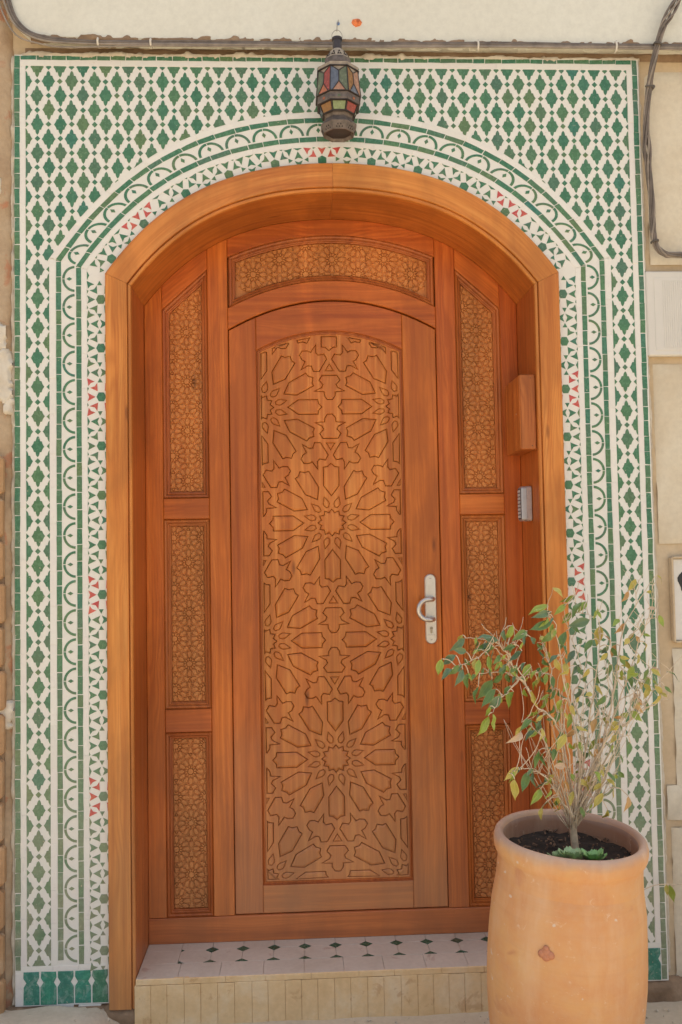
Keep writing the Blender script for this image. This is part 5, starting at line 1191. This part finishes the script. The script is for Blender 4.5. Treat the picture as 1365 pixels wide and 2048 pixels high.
# thumb mark: a raised lobed blob of clay on the belly
a0 = math.radians(-121); bl = MB()
for (du, dz, r) in ((0, 0, .013), (-.011, -.006, .011), (.012, -.005, .011), (0, -.011, .012), (0, .010, .008)):
    a = a0+du/.222; c = Vector((math.cos(a)*.2125, math.sin(a)*.2125, .462+dz)); nrm = Vector((math.cos(a), math.sin(a), 0)); t1 = Vector((-math.sin(a), math.cos(a), 0))
    vv = []; ff = []
    for i in range(5):
        ph = PI/2*i/4; rr = r*math.cos(ph); hh = .0065*math.sin(ph)
        for k in range(14): th = 2*PI*k/14; vv.append(tuple(c+t1*rr*math.cos(th)+Vector((0, 0, 1))*rr*math.sin(th)+nrm*hh))
    ff = [(i*14+k, i*14+(k+1) % 14, (i+1)*14+(k+1) % 14, (i+1)*14+k) for i in range(4) for k in range(14)]
    bl.add((vv, ff))
mk('clay_mark', bl.V, bl.F, simple('reddish_clay', (.52, .215, .11), .6, 0, .15, 30), pot, smooth=True)
# soil
V = []; F = []; nr, na = 14, 48
for i in range(nr+1):
    for k in range(na):
        r = .178*i/nr; a = 2*PI*k/na; x, y = r*math.cos(a), r*math.sin(a)
        V.append((x, y, .642+.010*noise.noise((x*22, y*22, 1))+.006*noise.noise((x*60, y*60, 1))+.012*math.exp(-(r/.06)**2)))
F = [(i*na+k, (i+1)*na+k, (i+1)*na+(k+1) % na, i*na+(k+1) % na) for i in range(nr) for k in range(na)]
soil = mk('soil', V, F, M_SOIL, pot, smooth=True)
ch = MB()
for k in range(170):
    r = .18*math.sqrt(random.random()); a = rnd(0, 2*PI); x, y = r*math.cos(a), r*math.sin(a); s = rnd(.002, .007)
    q = Matrix.Rotation(rnd(0, 6), 3, Vector((rnd(-1, 1), rnd(-1, 1), rnd(-1, 1))).normalized())
    pv = [q @ Vector(p) for p in ((-s, -s*.5, -s*.25), (s, -s*.5, -s*.25), (s, s*.5, -s*.25), (-s, s*.5, -s*.25), (-s*.8, -s*.4, s*.25), (s*.8, -s*.4, s*.25), (s*.8, s*.4, s*.25), (-s*.8, s*.4, s*.25))]
    ch.add(([(x+p.x, y+p.y, .648+.012*math.exp(-(r/.06)**2)+p.z) for p in pv], [(0, 3, 2, 1), (4, 5, 6, 7), (0, 1, 5, 4), (1, 2, 6, 5), (2, 3, 7, 6), (3, 0, 4, 7)]))
o = mk('bark_chips', ch.V, ch.F, M_BARK, pot); o['kind'] = 'stuff'

# ------------------------------------------------------------------ leaves
def leaf_mesh(name, curl, fold, seed):
    """unit leaf along +x (length 1), width about .42, drooping in -z with a drip tip"""
    prof = [(0, .02), (.06, .30), (.16, .68), (.30, .95), (.44, 1.0), (.58, .88), (.72, .58), (.84, .26), (.92, .085), (1.0, .0)]
    V = []; F = []; uvd = []
    for i, (t, wv) in enumerate(prof):
        z = -curl*t*t+.04*math.sin(t*9+seed); 
        for v in (-1, -.5, 0, .5, 1):
            V.append((t*(1-.1*curl*t), v*wv*.215, z+fold*abs(v)*wv*.22-.05*v*v*wv+.012*math.sin(t*16+seed+v*2)*abs(v))); uvd.append((t, v))
    for i in range(len(prof)-1):
        for k in range(4): F.append((i*5+k, (i+1)*5+k, (i+1)*5+k+1, i*5+k+1))
    me = bpy.data.meshes.new(name); me.from_pydata(V, [], F); me.update()
    lay = me.uv_layers.new(name='UVMap'); li = np.empty(len(me.loops), dtype=np.int32); me.loops.foreach_get('vertex_index', li)
    lay.data.foreach_set('uv', np.array(uvd, dtype=np.float32)[li].ravel())
    me.polygons.foreach_set('use_smooth', [True]*len(me.polygons)); return me
LMESH = {}
for c in LM:
    LMESH[c] = []
    for q in range(4):
        me = leaf_mesh('leaf', (.10, .22, .34, .5)[q]*(1.25 if c in 'op' else 1), (.35, .6, .5, .85)[q]*(1.3 if c in 'op' else 1), q*1.7)
        me.materials.append(LM[c]); LMESH[c].append(me)
def put_leaf(a, b, c, parent, org, wid=1.0, nrm=None, name='leaf'):
    a = Vector(a); b = Vector(b); d = b-a; L = d.length; d.normalize()
    n = nrm or Vector((rnd(-1.1, 1.1), -1+rnd(-.4, .7), rnd(-.2, 1.1)))
    n = (n-d*n.dot(d)).normalized(); yv = n.cross(d)
    Mx = Matrix((d, yv, n)).transposed().to_4x4()
    Mx = Matrix.Translation(a-org) @ Mx @ Matrix.Diagonal((L, L*wid, L, 1))
    o = link(name, random.choice(LMESH[c]), None, parent); o.matrix_local = Mx; return o
mmv = lambda *p: tuple(q/1000 for q in p)
shrub = tag(empty('shrub', (.622, -.475, .602)), 'sparse weeping fig with pale bare stems and yellowing leaves in the pot', 'shrub')
SO = Vector(shrub.location)
BR[0] = [(621, -474, 566, 13.5)]+list(BR[0])
for k, P in enumerate(BR):
    pts = [Vector(mmv(*p[:3]))-SO for p in P]; rr = [p[3]/1000*(.66 if k else 1) for p in P]
    Sx = spline([tuple(p) for p in pts], 6); R2 = np.interp(np.linspace(0, 1, len(Sx)), np.linspace(0, 1, len(rr)), rr)
    amp = .0065 if k else .001
    Sx = [(p[0]+amp*noise.noise((i*.35, k, 0)), p[1]+amp*noise.noise((i*.35, k, 3)), p[2]+amp*noise.noise((i*.35, k, 6))) for i, p in enumerate(Sx)]
    mk('trunk' if k == 0 else 'branch', *tube(Sx, list(R2), 8 if k == 0 else 6), M_TRUNK if k == 0 else M_STEM, shrub, smooth=True)
# swollen base of the trunk and a tangle of thin dry stems
random.seed(23)
allp = []
for P in BR[1:]:
    S2 = spline([mmv(*p[:3]) for p in P], 6); allp += [Vector(p) for p in S2]
cnt = 0
while cnt < 215:
    p = random.choice(allp)
    if p.z < .62 or (p.x < .66 and random.random() < .5) or (p.x < .42 and random.random() < .75): continue
    hgt = p.z-.6
    ln_ = rnd(.05, .17)*(1.0 if p.z < 1.0 else .6); d = Vector((rnd(-.55, .75)*(.6 if p.z < .85 else 1), rnd(-.45, .45), rnd(.35, 1))).normalized()
    pts = [p]
    for q in range(4): d = (d+Vector((rnd(-.35, .35), rnd(-.3, .3), rnd(-.15, .3)))).normalized(); pts.append(pts[-1]+d*ln_/4)
    r0_ = rnd(.0009, .0017)
    mk('twig', *tube(spline([tuple(x-SO) for x in pts], 2), list(np.linspace(r0_, r0_*.5, 9)), 4), M_STEM, shrub, smooth=True); cnt += 1
    if random.random() < .42 and p.x > .5:
        a = pts[random.choice((2, 3, 4))]; Lf = rnd(.022, .042)
        put_leaf(a, a+Vector((rnd(-.7, .7), rnd(-.6, .3), rnd(-1, .05))).normalized()*Lf, random.choice('ylygyopyl'), shrub, SO, rnd(.85, 1.15))
for k in range(46):     # thin stems from the crown of the trunk, bunched low down
    a = rnd(-1, 1); p = Vector((.618+a*.02, -.472+rnd(-.015, .02), .66+rnd(-.01, .02))); pts = [p]; d = Vector((a*.55+rnd(-.2, .2), rnd(-.4, .4), 1)).normalized(); Lt = rnd(.10, .40)
    for q in range(5): d = (d+Vector((rnd(-.2, .2), rnd(-.15, .15), rnd(-.1, .2)))).normalized(); pts.append(pts[-1]+d*Lt/5)
    r0_ = rnd(.0010, .0020)
    mk('twig', *tube(spline([tuple(x-SO) for x in pts], 2), list(np.linspace(r0_, r0_*.4, 11)), 4), M_STEM, shrub, smooth=True)
for t in TW:
    a = Vector(mmv(*t[:3])); b = Vector(mmv(*t[3:])); L = (b-a).length
    if L < .006: continue
    m = (a+b)/2+Vector((0, 0, min(.012, L*.18)))
    mk('petiole', *tube(spline([tuple(a-SO), tuple(m-SO), tuple(b-SO)], 3), [.0016]*3+[.0014]*3+[.0011], 4), M_STEM, shrub, smooth=True)
for l in LV:
    a, b = Vector(mmv(*l[:3])), Vector(mmv(*l[3:6])); put_leaf(a, a+(b-a)*1.18, ('g' if l[6] == 'd' and random.random() < .3 else l[6]), shrub, SO, rnd(.78, 1.02))
k = 0
while k < 84:           # more foliage on the leafy left half, each on its own petiole
    p = random.choice(allp)
    if p.x > .70 or p.z < .72 or (p.z < .9 and random.random() < .6): continue
    a = p+Vector((rnd(-.018, .012), rnd(-.02, .02), rnd(-.010, .014))); Lf = rnd(.022, .037)
    mk('petiole', *tube([tuple(p-SO), tuple((p+a)/2-SO+Vector((0, 0, .003))), tuple(a-SO)], [.0014, .0013, .001], 4), M_STEM, shrub, smooth=True)
    put_leaf(a, a+Vector((rnd(-.8, .45), rnd(-.5, .3), rnd(-1.2, -.2))).normalized()*Lf, random.choice('dglllggly'), shrub, SO, rnd(.72, .98)); k += 1
# little succulents on the soil
def rosette_plant(loc, label, R, mat, n, seedv, lift):
    e = tag(empty('succulent', loc), label, 'succulent', 'succulents on the soil of the pot'); random.seed(seedv)
    for k in range(n):
        a = k*2.399; f = (k+1)/n; L = R*(.35+.65*f)*rnd(.85, 1.15); el = lift*(1.15-f)
        d = Vector((math.cos(a)*math.cos(el), math.sin(a)*math.cos(el), math.sin(el)+.12)); s = Vector((-math.sin(a), math.cos(a), 0)); u = d.cross(s)*-1
        V = []; wv = L*.34
        for t, ww, hz in ((0, .35, 0), (.4, .8, .02), (.75, 1., .10), (1., .35, .22)):
            for v in (-1, 0, 1): p = d*L*t+s*wv*ww*v+Vector((0, 0, 1))*(L*hz+abs(v)*.10*L); V.append(tuple(p))
        V += [(p[0], p[1], p[2]-.0015) for p in V]
        F = [(i*3+j, i*3+j+1, i*3+j+4, i*3+j+3) for i in range(3) for j in range(2)]; F += [tuple(x+12 for x in f[::-1]) for f in F]
        mk('succulent_leaf', V, F, mat, e, smooth=True)
rosette_plant((.585, -.572, 0.591), 'frilly grey-green succulent left of the shrub trunk', .042, M_SUCC, 26, 3, 1.1)
rosette_plant((.552, -.566, 0.592), 'smaller frilly grey-green succulent nearest the left of the pot soil', .034, M_SUCC, 20, 4, 1.0)
rosette_plant((.640, -.575, 0.590), 'rounded green succulent just right of the shrub trunk', .044, M_SUCC2, 16, 5, .9)
rosette_plant((.698, -.572, 0.582), 'tiny green succulent at the right side of the pot soil', .016, M_SUCC2, 10, 6, .9)
random.seed(31)
# plants that reach in from the right
tw_ = tag(empty('creeper', (1.30, -.05, .30)), 'thin bare creeper stem with one leaf crossing the lower right tiles', 'creeper')
O2 = Vector(tw_.location)
mk('stem', *tube(spline([tuple(Vector(p)-O2) for p in ((1.45, -.05, .30), (1.25, -.045, .318), (1.12, -.05, .325), (1.03, -.055, .332), (.985, -.06, .326), (.955, -.07, .316))], 6), .0016, 5), M_STEM, tw_)
put_leaf((1.055, -.055, .330), (1.060, -.075, .278), 'l', tw_, O2); put_leaf((1.045, -.055, .331), (1.040, -.07, .300), 'y', tw_, O2)
sp = tag(empty('side_plant', (1.28, -.12, .36)), 'leafy green plant poking in at the right edge beside the tiles', 'plant')
O3 = Vector(sp.location)
mk('stem', *tube(spline([(0, 0, -.40), (.02, 0, -.1), (-.03, 0, .08), (-.11, -.01, .165), (-.165, -.015, .17)], 6), .003, 6), M_STEM, sp)
for a, b, c in (((1.13, -.13, .53), (1.085, -.15, .515), 'g'), ((1.12, -.13, .525), (1.095, -.15, .475), 'l'), ((1.135, -.13, .53), (1.125, -.15, .46), 'd'), ((1.15, -.13, .53), (1.17, -.15, .47), 'g'), ((1.14, -.13, .54), (1.10, -.14, .545), 'g'), ((1.17, -.13, .53), (1.22, -.14, .52), 'd'), ((1.18, -.12, .52), (1.20, -.15, .45), 'g'), ((1.24, -.12, .45), (1.20, -.15, .40), 'd'), ((1.26, -.12, .42), (1.32, -.15, .38), 'g')):
    put_leaf(a, b, c, sp, O3, 1.0)
# small stones and grit against the wall foot
gr = MB()
for k in range(420):
    x = rnd(-.70, 2.0) if random.random() < .75 else rnd(-1.6, -.7); y = -abs(random.gauss(0, .22))-.03; s = rnd(.002, .007) if random.random() < .9 else rnd(.007, .014)
    if -.68 < x < .68 and y > -.05: continue
    z_ = gz(x, y)+.004 if x > -.74 else .0
    q = Matrix.Rotation(rnd(0, 6), 3, Vector((rnd(-1, 1), rnd(-1, 1), rnd(-1, 1))).normalized())
    pv = [q @ Vector((a*s, b*s*rnd(.6, 1), c*s*.7)) for a, b, c in ((1, 0, 0), (-1, 0, 0), (0, 1, 0), (0, -1, 0), (0, 0, 1), (0, 0, -1))]
    gr.add(([(x+p.x, y+p.y, z_+p.z) for p in pv], [(0, 2, 4), (2, 1, 4), (1, 3, 4), (3, 0, 4), (2, 0, 5), (1, 2, 5), (3, 1, 5), (0, 3, 5)]))
o = mk('gravel', gr.V, gr.F, M_GROUND); o['kind'] = 'stuff'; o['label'] = 'loose grit and small stones along the foot of the wall'
